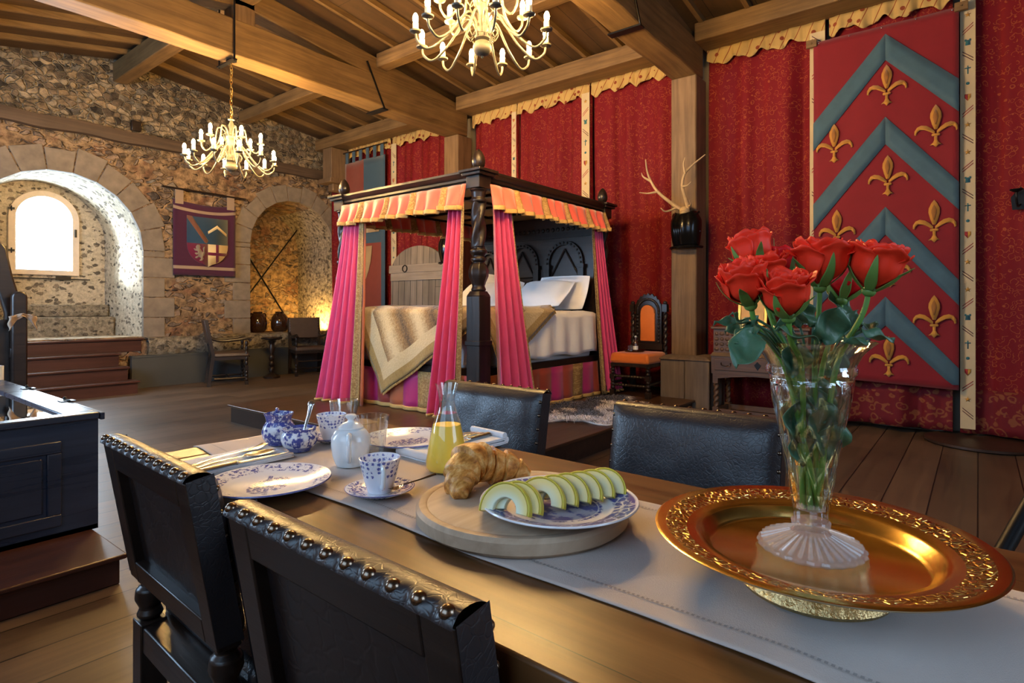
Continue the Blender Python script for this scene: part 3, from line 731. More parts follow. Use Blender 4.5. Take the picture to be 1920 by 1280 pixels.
def antler(main, tines, nm='antler'):
    mb = MB(); c = curve(main, 8); mb.tube(c, [lerp(.022, .006, (k / (len(c) - 1)) ** .9) for k in range(len(c))], 8)
    for t in tines:
        c = curve(t, 6); mb.tube(c, [lerp(.014, .003, k / (len(c) - 1)) for k in range(len(c))], 7)
    mb.build(nm, M_['bone'], tr, ang=0)
antler([(-.06, .04, .41), (-.10, .12, .47), (-.16, .25, .60), (-.15, .34, .74), (-.10, .40, .86), (-.07, .43, .98)],
       [[(-.16, .25, .60), (-.21, .33, .585), (-.24, .42, .60)], [(-.07, .07, .43), (-.16, .16, .385), (-.20, .20, .42)], [(-.15, .33, .72), (-.18, .40, .77), (-.17, .43, .82)]])
antler([(-.06, -.04, .41), (-.11, -.03, .50), (-.17, -.02, .63), (-.17, -.05, .75), (-.12, -.12, .84), (-.07, -.22, .93)],
       [[(-.17, -.02, .62), (-.22, -.09, .61), (-.24, -.14, .64)], [(-.07, -.05, .43), (-.15, -.10, .43), (-.19, -.10, .47)], [(-.17, -.05, .74), (-.21, -.05, .83), (-.2, -.06, .9)]])
dup(tr, (5.895, 5.80, 1.70), None, 'black breastplate trophy with antlers on the far post, glimpsed through the bed')

# ------------------------------------------------------------------ arched plank door leaning by the curtain
pd = thing('plank_door', 'grey weathered arched plank door standing behind the bed', 'door', (5.98, 6.62, 0), 0, None, (0, rad(1.5), 0))
top = lambda y: 1.66 + math.sqrt(max(0, .585 ** 2 - y * y)) * .62
n = 24; mb = MB()
pts = [(-.585, 0)] + [(-.585 * cos(PI * k / n), 1.66 + .585 * .62 * sin(PI * k / n)) for k in range(n + 1)] + [(.585, 0)]
YZ = Matrix(((0, 0, 1, 0), (1, 0, 0, 0), (0, 1, 0, 0), (0, 0, 0, 1)))
mb.prism(pts, 0, .035, 0, YZ).build('door_leaf', M_['greywood'], pd, bevel=.004)
for z in (.35, 1.55, 1.42 + .24): pass
MB().box(-.03, -.001, -.57, .57, 1.50, 1.62).build('batten', M_['greyplain'], pd, bevel=.004)
MB().box(-.04, -.001, -.60, .60, 1.62, 1.74).build('batten', M_['greyplain'], pd, bevel=.004)
MB().box(-.03, -.001, -.57, .57, .25, .37).build('batten', M_['greyplain'], pd, bevel=.004)
MB().tube([(-.05, .22 + .05 * cos(a), 1.68 + .05 * sin(a)) for a in [k * PI / 8 for k in range(17)]], .008, 6).build('ring_handle', M_['iron'], pd)

# ------------------------------------------------------------------ turned legs helper
def bobbin(r, z0, z1, n, seg=7):
    out = []
    for k in range(n):
        a, b = lerp(z0, z1, k / n), lerp(z0, z1, (k + 1) / n)
        for q in range(seg): out.append((r * (.58 + .42 * sin(PI * q / seg) ** .6), lerp(a, b, q / seg)))
    return out + [(r * .58, z1)]
def spiral(mb, r, z0, z1, turns, M=None, n=18, nz=None, lobes=2, mi=0, depth=.2):
    nz = nz or int(turns * 14)
    vs = [];
    for k in range(nz + 1):
        z = lerp(z0, z1, k / nz)
        for i in range(n):
            a = 2 * PI * i / n; rr = r * (1 - depth + depth * cos(lobes * a - 2 * PI * turns * k / nz))
            vs.append((rr * cos(a), rr * sin(a), z))
    fs = [(k * n + i, k * n + (i + 1) % n, (k + 1) * n + (i + 1) % n, (k + 1) * n + i) for k in range(nz) for i in range(n)]
    fs += [tuple(range(n))[::-1], tuple(nz * n + i for i in range(n))]
    return mb.add(vs, fs, mi, None, M)
def TM(x, y, z=0): return Matrix.Translation((x, y, z))

# ------------------------------------------------------------------ carved chair with orange velvet
oc = thing('carved_chair', 'carved black oak chair with orange velvet seat and arched back panel beside the post', 'chair', (5.72, 2.82, .167), PI / 2)
for sx in (-1, 1):
    mb = MB().box(sx * .2 - .025, sx * .2 + .025, .19, .24, 0, .07).lathe(bobbin(.025, .07, .18, 3), 12, TM(sx * .2, .215)).box(sx * .2 - .025, sx * .2 + .025, .19, .24, .18, .23).lathe(bobbin(.024, .23, .33, 3), 12, TM(sx * .2, .215))
    mb.build('leg', M_['dark'], oc)
    mb = MB().box(sx * .19 - .024, sx * .19 + .024, -.25, -.2, 0, .42); spiral(mb, .026, .42, .90, 7, TM(sx * .19, -.225)); mb.box(sx * .19 - .027, sx * .19 + .027, -.255, -.2, .88, .96).ball((sx * .19, -.225, .975), .024, 10, 6)
    mb.build('leg', M_['dark'], oc)
mb = MB()
for z in (.12, .21): mb.tube([(-.2 + .4 * k / 60, .215, z) for k in range(61)], [.012 * (1 + .35 * abs(sin(k * PI / 5))) for k in range(61)], 8)
for sx in (-1, 1): mb.tube([(sx * .2, -.22 + .43 * k / 60, .14) for k in range(61)], [.012 * (1 + .35 * abs(sin(k * PI / 5))) for k in range(61)], 8)
mb.build('stretcher', M_['dark'], oc)
MB().box(-.215, .215, -.25, .24, .315, .345).build('seat_frame', M_['dark'], oc)
MB().box(-.225, .225, -.21, .255, .345, .455, top=(.012, .012)).build('seat', M_['velvet'], oc, bevel=.03)
mb = MB(); n = 20
outer = [(-.155, .50)] + [(-.155, .86)] + [(-.155 * cos(PI * k / n), .90 + .17 * sin(PI * k / n) + .012 * cos(k * PI)) for k in range(n + 1)] + [(.155, .86), (.155, .50)]
inner = [(-.085, .56)] + [(-.085 * cos(PI * k / n), .87 + .085 * sin(PI * k / n)) for k in range(n + 1)] + [(.085, .56)]
XZ = Matrix(((1, 0, 0, 0), (0, 0, -1, -.205), (0, 1, 0, 0), (0, 0, 0, 1)))
mb.prism(outer, 0, .03, 0, XZ).box(-.17, .17, -.24, -.19, .47, .53)
for k in range(26):
    a = PI * k / 25; mb.ball((-.125 * cos(a), -.2, .885 + .13 * sin(a)), (.016, .012, .016), 8, 5)
for k in range(9):
    for s in (-1, 1): mb.ball((s * .125, -.2, .56 + k * .038), (.017, .013, .017), 8, 5)
mb.build('back_frame', M_['dark'], oc)
mb = MB().prism(inner, 0, .02, 0, XZ @ TM(0, 0, -.016)); mb.build('back_panel', M_['velvet'], oc, bevel=.006)
studs(oc, [(x * .97, -.187, z) for x, z in inner], .005)
sc = tag(MB().lathe([(0, 0), (.10, 0), (.112, .012), (.108, .012), (.098, .004), (0, .004)], 28).build('serving_tray', M_['jar'], loc=(5.70, 2.87, .623)), 'small round dark tray on the orange velvet seat', 'tray')
bt = thing('spirit_bottle', 'small dark bottle with white label on the orange chair', 'bottle', (5.67, 2.84, .628))
MB().lathe([(.024, 0), (.026, .005), (.026, .075), (.02, .10), (.009, .115), (.009, .15)], 20).build('body', M_['bottle'], bt)
MB().lathe([(.0265, .02), (.0265, .06)], 20, caps=False).build('paper_label', M_['paper'], bt)
MB().lathe([(.011, .148), (.012, .165), (.0, .167)], 14).build('cap', M_['white'], bt)
def tumbler(name, label, loc, h, rb, rt, group=None, n=40, sq=0):
    t = thing(name, label, 'glass', loc, 0, group)
    MB().lathe([(0, 0), (rb, 0), (rt, h), (rt - .0016, h + .0008), (rt - .003, h), (rb - .0025, h * .1), (0, h * .08)], n).build('bowl', M_['glass'], t); return t
tumbler('liqueur_glass', 'tiny clear glass left of the bottle on the orange chair', (5.70, 2.905, .628), .065, .022, .026)
tumbler('liqueur_glass', 'tiny clear glass nearest the front of the tray on the orange chair', (5.645, 2.89, .628), .06, .022, .026)

# ------------------------------------------------------------------ carved desk
dk = thing('carved_desk', 'small carved oak desk with brass drawer pull standing before the red curtain', 'desk', (5.88, 1.60, 0))
MB().box(-.19, .2, -.42, .42, .66, .885).build('upper_box', M_['desk'], dk)
mb = MB()
for i in range(16):
    for j in range(4):
        yy_, zz_ = -.39 + i * .052, .69 + j * .05; mb.ball((-.192, yy_, zz_), (.008, .018 + .006 * ((i + j) % 2), .018), 8, 5)
mb.build('carved_front', M_['desk'], dk)
MB().box(-.215, .215, -.44, .44, .885, .91).build('desk_top', M_['desk'], dk, bevel=.006)
MB().box(-.22, .215, -.445, .445, .625, .66, top=(.02, .02)).build('moulding', M_['desk'], dk)
MB().box(-.21, .205, -.435, .435, .455, .625).build('drawer_case', M_['desk'], dk)
d = MB().box(-.222, -.208, -.40, .40, .49, .605).build('drawer', M_['desk'], dk, bevel=.004)
for y in (-.29, .29): MB().tube(curve([(-.222, y - .045, .565), (-.245, y - .035, .545), (-.25, y, .535), (-.245, y + .035, .545), (-.222, y + .045, .565)], 5), .004, 6).build('handle', M_['stud'], d)
MB().prism([(-.03, .555), (0, .59), (.03, .555), (0, .51)], -.228, -.222, 0, YZ).build('keyhole_plate', M_['iron'], d)
for sx in (-1, 1):
    for sy in (-1, 1):
        mb = MB().box(sx * .175 - .025, sx * .175 + .025, sy * .40 - .025, sy * .40 + .025, .36, .455); spiral(mb, .027, .13, .36, 4, TM(sx * .175, sy * .40)); mb.box(sx * .175 - .027, sx * .175 + .027, sy * .40 - .027, sy * .40 + .027, .05, .13).ball((sx * .175, sy * .4, .026), (.03, .03, .026), 12, 8)
        mb.build('leg', M_['desk'], dk)
MB().box(-.2, .2, -.41, -.39, .065, .115).box(-.2, .2, .39, .41, .065, .115).box(-.19, -.16, -.4, .4, .065, .115).box(.15, .18, -.4, .4, .065, .115).build('stretcher', M_['desk'], dk)
mb = MB().prism([(-.375, .456), (-.375, .41)] + [(-.36 + .72 * k / 16, .41 + .035 * sin(PI * k / 16)) for k in range(17)] + [(.375, .41), (.375, .456)], -.2, -.18, 0, YZ); mb.build('apron', M_['desk'], dk)
pf = thing('picture_frame', 'small gilt picture frame with amber picture standing on the carved desk', 'picture', (5.98, 1.74, .912), 0, None, (0, rad(8), 0))
MB().box(-.02, 0, -.14, -.11, 0, .42).box(-.02, 0, .11, .14, 0, .42).box(-.02, 0, -.11, .11, 0, .03).box(-.02, 0, -.11, .11, .39, .42).build('frame', M_['gilt'], pf, bevel=.004)
MB().box(-.008, -.002, -.11, .11, .03, .39).build('picture', plain('amber picture', (.60, .30, .04), .4, nscale=9, namt=.4), pf)
dc = thing('decanter', 'clear glass decanter on the carved desk behind the roses', 'decanter', (5.82, 1.24, .912))
MB().lathe([(0, .003), (.06, 0), (.075, .02), (.07, .12), (.02, .19), (.018, .24), (.028, .25), (.022, .25), (.014, .235), (.016, .19), (.06, .12), (.066, .03), (0, .02)], 28).build('body', M_['glass'], dc)
MB().lathe([(.013, .232), (.014, .255), (.028, .29), (.0, .32)], 8).build('stopper', M_['crystal'], dc)

# wall sconce at the far right
sn = thing('wall_sconce', 'dark iron wall sconce at the right edge of the red curtain', 'sconce', (6.14, -.26, 1.95))
MB().prism([(-.05, -.08), (.05, -.08), (.06, .02), (.0, .10), (-.06, .02)], -.012, .0, 0, YZ).build('back_plate', M_['iron'], sn)
MB().tube(curve([(-.01, 0, -.04), (-.08, .02, -.06), (-.12, .03, 0), (-.12, .03, .05)], 6), .007, 6).build('arm', M_['iron'], sn)
MB().lathe([(.008, .04), (.04, .06), (.042, .066), (.0, .06)], 16, TM(-.12, .03)).build('drip_pan', M_['iron'], sn)
# round plinth on the floor below the banner
tag(MB().lathe([(.36, 0), (.38, .01), (.38, .028), (.35, .035), (0, .035)], 48).build('round_floor_plinth', M_['riser'], loc=(6.02, -.02, 0)), 'low round dark wooden plinth on the floor at the foot of the red curtain', 'plinth')
# ------------------------------------------------------------------ tapestry on the stone wall
tp = thing('tapestry', 'purple tapestry with quartered shield and grey lion hanging between the stone arches', 'tapestry', (3.985, 8.99, 1.56))
XZw = Matrix(((1, 0, 0, 0), (0, 0, 1, 0), (0, 1, 0, 0), (0, 0, 0, 1)))     # (x,z,y) -> world, front = -y
def ty(x, z): return .010 * sin(x * 9 + z * 2) - .006
def tz(x, z): return z - (.05 * (1 - ((x / .445) ** 2)) * smooth(.5, 1.1, z) if z > .5 else 0)
def patch(name, pts, mat, dep, par=tp):
    mb = MB(); mb.prism(pts, -dep - .003, -dep, 0, XZw); 
    return mb.build(name, mat, par, ang=0)
cl = MB().sheet(lambda u, v: (lerp(-.445, .445, u), ty(lerp(-.445, .445, u), 0), tz(lerp(-.445, .445, u), lerp(0, 1.09, v))), 20, 24, mif=lambda u, v: 1 if (u < .022 or u > .978 or v < .012 or .075 < v < .125 or .875 < v < .925) else 0).build('tapestry_cloth', [M_['purple'], M_['tapgrey']], tp, thick=.006, ang=0, off=1)
sh = [(-.27, .86), (.32, .86)] + [(.32, .45)] + [(.025 + .295 * cos(a), .45 - .29 * sin(a)) for a in [PI / 2 * k / 8 for k in range(1, 8)]] + [(.025, .13)] + [(.025 - .295 * cos(a), .45 - .29 * sin(a)) for a in [PI / 2 * k / 8 for k in range(7, 0, -1)]] + [(-.27, .45)]
patch('shield', sh, M_['tapblue'], .022)
lowL = [(-.27, .47)] + [(.025 - .295 * cos(a), .45 - .29 * sin(a)) for a in [PI / 2 * k / 8 for k in range(0, 8)]] + [(.025, .13), (.025, .47)]
patch('shield_quarter', lowL, M_['tapcrim'], .026)
lowR = [(.025, .47), (.025, .13)] + [(.025 + .295 * cos(a), .45 - .29 * sin(a)) for a in [PI / 2 * k / 8 for k in range(7, -1, -1)]] + [(.32, .47)]
patch('shield_quarter', lowR, M_['tapcream'], .026)
patch('cross', [(.14, .47), (.14, .19), (.185, .22), (.185, .47)], M_['tapcrim'], .030); patch('cross', [(.025, .35), (.025, .305), (.29, .305), (.31, .35)], M_['tapcrim'], .0305)
patch('bend', [(-.27, .87), (-.20, .86), (.03, .52), (.01, .48), (-.02, .49), (-.27, .83)], M_['tapbrown'], .026)
patch('chevron', [(.025, .66), (.16, .76), (.30, .645), (.30, .605), (.16, .71), (.03, .62)], M_['tapcream'], .026)
lion = [(-.15, .42), (-.13, .45), (-.10, .455), (-.085, .43), (-.09, .40), (-.07, .37), (-.05, .34), (-.04, .36), (-.05, .40), (-.03, .43), (-.02, .42), (-.03, .38), (-.02, .34), (-.03, .30), (-.05, .28), (-.04, .25), (-.06, .22), (-.10, .215), (-.09, .235), (-.075, .24), (-.08, .265), (-.11, .27), (-.13, .25), (-.16, .255), (-.15, .275), (-.12, .29), (-.11, .31), (-.14, .30), (-.165, .325), (-.15, .335), (-.12, .335), (-.125, .355), (-.16, .36), (-.18, .39), (-.165, .395), (-.14, .38)]
patch('lion', lion, M_['taplion'], .030)
for x in (-.37, .37): MB().box(x - .055, x + .055, -.02, -.008, 1.02, 1.25).build('hanging_loop', M_['tapgrey'], tp)
MB().tube([(-.60, -.03, 1.235), (.60, -.03, 1.215)], .014, 10).build('hanging_rod', M_['dark'], tp)

# ------------------------------------------------------------------ alcove
tag(MB().tube([(5.78, 9.585, .69), (4.90, 10.03, 2.40)], .014, 8).build('iron_pole', M_['iron']), 'dark iron pole in the alcove leaning up to the left', 'pole', 'crossed iron poles in the alcove')
tag(MB().tube([(6.05, 9.93, 2.52), (4.745, 9.42, 1.14)], .012, 8).build('iron_pole', M_['iron']), 'dark iron pole in the alcove slanting down to the left jamb', 'pole', 'crossed iron poles in the alcove')
jr = thing('glazed_jar', 'brown glazed jar on the alcove ledge close to its left jamb', 'jar', (4.96, 9.30, .683), 0, 'brown jars in the alcove')
MB().lathe([(0, 0), (.10, 0), (.135, .05), (.145, .14), (.13, .24), (.085, .30), (.07, .31), (.075, .335), (.06, .335), (.055, .31), (0, .29)], 28).build('body', M_['jar'], jr)
for s in (-1, 1): MB().tube(curve([(s * .075, 0, .30), (s * .125, 0, .30), (s * .14, 0, .25), (s * .13, 0, .21)], 5), .012, 8).build('handle', M_['jar'], jr)
dup(jr, (5.33, 9.27, .683), .7, 'brown glazed jar on the alcove ledge behind the pedestal table')
ul = thing('floodlight', 'small amber floodlight on the alcove ledge behind the bed curtain', 'lamp', (6.02, 9.30, .685))
MB().box(-.05, .05, -.03, .03, 0, .02).build('base', M_['iron'], ul)
MB().lathe([(.02, 0), (.045, .06), (.04, .06), (.016, .004)], 16, basis((0, 0, .03), (.45, .35, .9))).build('housing', M_['iron'], ul)
MB().ball((.022, .017, .078), .018, 10, 6).build('bulb', emis('amber lamp', (1., .56, .13), 6500.), ul)

# ------------------------------------------------------------------ armchairs
def arm_chair(label, loc, rz):
    t = thing('leather_armchair', label, 'armchair', loc, rz, 'leather armchairs by the stone wall')
    for sx in (-1, 1):
        x = sx * .235
        mb = MB().box(x - .022, x + .022, .19, .234, 0, .05).lathe(bobbin(.024, .05, .20, 3), 10, TM(x, .212)).box(x - .022, x + .022, .19, .234, .20, .27).lathe(bobbin(.022, .27, .40, 2), 10, TM(x, .212)).lathe(bobbin(.022, .40, .62, 3), 10, TM(x, .212))
        mb.build('leg', M_['dark'], t)
        MB().beam((x, -.27, 0), (x, -.21, .42), .045, .045).beam((x, -.21, .42), (x, -.30, .92), .045, .04).build('leg', M_['dark'], t)
        MB().tube(curve([(x, -.255, .67), (x, -.12, .625), (x, .08, .635), (x, .22, .655), (x, .27, .62)], 6), [.02] * 24 + [.024], 8).build('arm', M_['dark'], t)
    MB().tube([(-.235, .212, .235), (.235, .212, .235)], .013, 8).tube([(-.235, -.2, .10), (-.235, .2, .10)], .014, 8).tube([(.235, -.2, .10), (.235, .2, .10)], .014, 8).tube([(-.235, 0, .10), (.235, 0, .10)], .013, 8).build('stretcher', M_['dark'], t)
    MB().box(-.25, .25, -.22, .235, .36, .40).build('seat_frame', M_['dark'], t)
    MB().box(-.26, .26, -.21, .25, .40, .46, top=(.01, .01)).build('seat', M_['leather2'], t, bevel=.018)
    mb = MB(); mb.add([], []); 
    M = Matrix.Rotation(rad(10), 4, 'X'); M.translation = (0, -.235, .58)
    MB().box(-.24, .24, -.035, .02, 0, .345, M=M).build('backrest', M_['leather2'], t, bevel=.014)
    studs(t, [(-.225 + k * .041, .253, .395) for k in range(12)] + [M @ Vector((s * .225, .022, .02 + k * .044)) for k in range(8) for s in (-1, 1)], .007)
    return t
arm_chair('leather armchair seen from the side, standing left of the pedestal table', (4.05, 8.42, 0), rad(-90 - 20))
arm_chair('leather armchair facing the room beside the pink bed curtain', (5.42, 8.56, 0), rad(162))
pt = thing('pedestal_table', 'small round black pedestal table between the two leather armchairs', 'table', (4.80, 8.58, 0))
MB().lathe([(0, 0), (.12, 0), (.125, .025), (.08, .05), (.035, .07), (0, .07)], 24).build('base', M_['dark'], pt)
MB().lathe([(.035, .07)] + bobbin(.045, .08, .36, 3) + [(.03, .38), (.05, .44), (.03, .52), (.06, .58), (.0, .585)], 18).build('column', M_['dark'], pt)
MB().lathe([(0, .585), (.09, .59), (.155, .605), (.16, .625), (0, .625)], 32).build('table_top', M_['dark'], pt)

# ------------------------------------------------------------------ panelled display case at the left
cs = thing('display_case', 'blue-black panelled case with hinged glass top at the left edge', 'display case', (.12, 3.06, .12))
W, D, Hh = .775, 1.83, .516
P_ = M_['casepaint']
MB().box(-W, W, .0, .03, 0, Hh - .03).box(-W, W, D - .03, D, 0, Hh - .03).box(-W, -W + .03, .03, D - .03, 0, Hh - .03).box(W - .03, W, .03, D - .03, 0, Hh - .03).box(-W, W, 0, D, -.0, .02).build('body', P_, cs)
for x0, x1 in ((-.70, -.06), (.0, .64)):
    MB().box(x0, x1, -.012, 0, .05, .10).box(x0, x1, -.012, 0, .36, .41).box(x0, x0 + .05, -.012, 0, .10, .36).box(x1 - .05, x1, -.012, 0, .10, .36).box(x0 + .065, x1 - .065, -.008, 0, .115, .345, top=(.0, 0)).build('front_panel', P_, cs, bevel=.004)
MB().box(W, W + .012, .06, .14, .03, .46).box(W, W + .012, D - .14, D - .06, .03, .46).box(W, W + .012, .14, D - .14, .40, .46).box(W, W + .012, .14, D - .14, .03, .09).build('side_panel', P_, cs, bevel=.004)
MB().box(-W + .03, W - .03, .03, D - .03, .02, .025).build('lining', plain('cream case lining', (.58, .50, .40), .9), cs)
lid = MB().box(-W - .015, W - .0, -.02, .05, Hh - .03, Hh).box(-W - .015, W, D - .06, D + .01, Hh - .03, Hh).box(-W - .015, -W + .07, .05, D - .06, Hh - .03, Hh).box(W - .12, W, .05, D - .06, Hh - .03, Hh).build('lid_frame', P_, cs, bevel=.005)
MB().box(-W + .07, W - .12, .05, D - .06, Hh - .018, Hh - .012).build('glass_top', thin_glass('case glass', (.92, .95, .97), 2.2, .015), lid)
MB().box(W + .003, W + .02, -.02, D + .01, Hh - .035, Hh - .004).build('hinge_strip', P_, cs, bevel=.003)
for y in (.45, 1.15): 
    MB().box(W - .03, W + .03, y - .03, y + .03, Hh, Hh + .004).tube([(W + .002, y - .035, Hh + .004), (W + .002, y + .035, Hh + .004)], .006, 8).ball((W + .002, y + .04, Hh + .01), .009, 8, 5).build('hinge', M_['iron'], cs)
struct(MB().box(-1.0, .855, 2.67, 5.2, 0, .10).box(-1.0, .875, 2.65, 5.22, .10, .12).build('case_plinth_step', M_['step'], bevel=.006), 'low brown wooden step under the display case')
wc = thing('candle_stub', 'short white candle stub standing at the back corner of the glass case', 'candle', (.90, 4.93, .12))
MB().lathe([(0, 0), (.035, 0), (.035, .01), (.012, .02), (.012, .42), (.04, .44), (.0, .44)], 16).build('holder', M_['iron'], wc)
MB().lathe([(0, .44), (.022, .44), (.024, .60), (0, .605)], 14).build('candle', M_['white'], wc)
# dark settle with carved posts behind the case
se = thing('wooden_settle', 'dark wooden settle end with round topped posts at the left edge, cloth hung over it', 'settle', (1.16, 5.90, 0))
def post_top(mb, x, y, h, w, d, M=None):
    n = 12; pts = [(-w / 2, 0), (w / 2, 0), (w / 2, h - w / 2)] + [(w / 2 * cos(PI * k / n), h - w / 2 + w / 2 * sin(PI * k / n)) for k in range(1, n)] + [(-w / 2, h - w / 2)]
    Mx = Matrix(((1, 0, 0, x), (0, 0, 1, y), (0, 1, 0, 0), (0, 0, 0, 1))); return mb.prism(pts, -d / 2, d / 2, 0, (M @ Mx) if M else Mx)
mb = MB(); post_top(mb, .03, -.03, 1.22, .095, .07); mb.build('front_post', M_['darkx'], se, bevel=.012)
Mt = Matrix.Rotation(rad(-12), 4, 'Y'); Mt.translation = (.02, .12, 0)
mb = MB(); mb.prism([(-.03, .40), (.09, .40), (.075, 1.12), (.015, 1.36), (-.02, 1.56), (-.05, 1.61), (-.10, 1.61), (-.13, 1.56), (-.09, 1.30), (-.03, 1.05)], .09, .16, 0, Matrix(((1, 0, 0, 0), (0, 0, 1, 0), (0, 1, 0, 0), (0, 0, 0, 1)))); mb.build('back_post', M_['darkx'], se, bevel=.014)
MB().box(-.6, .05, -.03, .40, .40, .45).build('seat', M_['darkx'], se, bevel=.008)
MB().box(-.62, -.56, -.05, .0, 0, .9).box(-.62, -.56, .36, .42, 0, 1.0).box(.0, .05, .36, .42, 0, .45).build('leg', M_['darkx'], se, bevel=.008)
MB().box(-.58, .0, .02, .05, .45, 1.0).build('back_board', M_['darkx'], se)
MB().box(-.02, .02, -.03, .38, .70, .78).build('arm_rail', M_['darkx'], se, bevel=.008)
ct = tag(MB().sheet(lambda u, v: (lerp(-.085, .09, u) + .006 * sin(v * 9), -.082 - .008 * sin(u * 17), .80 - .05 * abs(u - .5) - .11 * v * (1 - .75 * sin(PI * u))), 20, 8).build('draped_cloth', M_['tapgrey'], None, thick=.006, ang=0, loc=(1.20, 5.90, .25)), 'crumpled grey cloth hanging round the settle post at the left edge', 'cloth')

# ------------------------------------------------------------------ four poster bed  (local origin on the dais, head towards +x)
bd = thing('four_poster_bed', 'black oak four-poster bed with pink silk curtains and carved headboard', 'bed', (4.55, 4.07, .167))
XF, XH, YN, YFa = -1.0, 1.0, -.90, .90
def bed_post(x, y):
    mb = MB()
    mb.box(-.085, .085, -.085, .085, 0, .10).box(-.07, .07, -.07, .07, .10, 1.02).box(-.08, .08, -.08, .08, .62, .66)
    mb.box(-.07, .07, -.07, .07, 1.02, 1.06, top=(.02, .02))
    mb.lathe([(.045, 1.05), (.062, 1.07), (.05, 1.10), (.058, 1.13), (.078, 1.18), (.08, 1.22), (.066, 1.27), (.045, 1.29), (.062, 1.305), (.062, 1.325), (.048, 1.34), (.07, 1.37), (.07, 1.39), (.05, 1.405), (.056, 1.42)], 24, fn=lambda r, z, a: r * (1 + (.06 * cos(8 * a) if 1.12 < z < 1.28 else 0)))
    spiral(mb, .064, 1.415, 1.78, 1.6, None, 24, 40, 3, 0, .17)
    mb.lathe([(.05, 1.77), (.066, 1.78), (.066, 1.80), (.055, 1.81), (.058, 1.86), (.07, 1.875), (.07, 1.885)], 24)
    mb.box(-.072, .072, -.072, .072, 1.885, 1.985).box(-.10, .10, -.10, .10, 1.985, 2.01).box(-.118, .118, -.118, .118, 2.01, 2.035)
    p = mb.build('bedpost', M_['dark'], bd, bevel=.005, loc=(x, y, 0))
    MB().lathe([(.03, 2.035), (.05, 2.045), (.035, 2.06), (.05, 2.075), (.056, 2.11), (.048, 2.15), (.03, 2.185), (.012, 2.205), (0, 2.21)], 20).build('finial', M_['dark'], p)
for x in (XF, XH):
    for y in (YN, YFa): bed_post(x, y)
def cornice(p0, p1, out):
    mb = MB(); p0, p1, o = Vector(p0), Vector(p1), Vector(out)
    prof = [(-.03, 1.90), (.035, 1.90), (.035, 1.945), (.055, 1.955), (.055, 1.975), (.07, 1.985), (.095, 2.01), (.095, 2.028), (-.03, 2.028)]
    vs = [p + o * a + Vector((0, 0, z)) for p in (p0, p1) for a, z in prof]; n = len(prof)
    mb.add(vs, [tuple(range(n)), tuple(range(n, 2 * n))[::-1]] + [(i, (i + 1) % n, n + (i + 1) % n, n + i) for i in range(n)])
    mb.build('cornice', M_['darky'] if abs(out[0]) else M_['darkx'], bd, ang=25)
cornice((XF, YN + .07, 0), (XF, YFa - .07, 0), (-1, 0, 0)); cornice((XH, YN + .07, 0), (XH, YFa - .07, 0), (1, 0, 0))
cornice((XF + .07, YN, 0), (XH - .07, YN, 0), (0, -1, 0)); cornice((XF + .07, YFa, 0), (XH - .07, YFa, 0), (0, 1, 0))
mb = MB().box(XF, XH, YN, YFa, 1.955, 1.975); mb.build('tester', M_['tester'], bd)
mb = MB()
for x in (-.5, 0, .5): mb.box(x - .02, x + .02, YN, YFa, 1.93, 1.955)
for y in (-.3, .3): mb.box(XF, XH, y - .02, y + .02, 1.932, 1.955)
mb.build('tester_rib', M_['dark'], bd)
# pleated valances
def valance(p0, p1, out, seed, zt=1.925, drop=.19):
    p0, p1, o = Vector(p0), Vector(p1), Vector(out).normalized(); L = (p1 - p0).length; rr = random.Random(seed)
    cuts = [0.]; kinds = []
    while cuts[-1] < L - .04:
        gold = len(kinds) % 3 == 2; w = (rr.uniform(.07, .085) if gold else rr.uniform(.12, .17)); cuts.append(min(L, cuts[-1] + w)); kinds.append(1 if gold else 0)
    def seg(s):
        for i in range(len(kinds)):
            if s <= cuts[i + 1] + 1e-9: return i, (s - cuts[i]) / max(1e-6, cuts[i + 1] - cuts[i])
        return len(kinds) - 1, 1.
    def pos(s, v):
        i, t = seg(s); flare = (1 - v)
        b = (.014 + .050 * flare) * math.sin(PI * min(1, t * 1.05)) + .03 * (t - .5) * flare * (1 if i % 2 else -.4)
        return p0.lerp(p1, s / L) + o * (.02 + b + .02 * flare) + Vector((0, 0, zt - drop * (1 - v) * (1 + .05 * sin(i * 2.1)) ))
    nu = int(L * 90)
    v = MB().sheet(lambda u, w: pos(u * L, w), nu, 6, mif=lambda u, w: kinds[seg(u * L)[0]]).build('valance', [M_['silkv'], M_['brocade']], bd, thick=.004, ang=0)
    def fr(u, w):
        p = pos(u * L, 0); z = (p.z + .018) - .034 * w - .004 * (int(u * nu * 2) % 2) * (w > .6)
        return p + o * .005 + Vector((0, 0, z - p.z))
    MB().sheet(fr, nu * 2, 4).build('fringe', M_['fringe'], v, thick=.008, ang=0)
valance((XF - .055, YFa - .06, 0), (XF - .055, YN + .07, 0), (-1, 0, 0), 3)
valance((XF + .06, YN - .055, 0), (XH - .06, YN - .055, 0), (0, -1, 0), 5)
valance((XH - .06, YFa - .02, 0), (XF + .06, YFa - .02, 0), (0, -1, 0), 8, drop=.17)
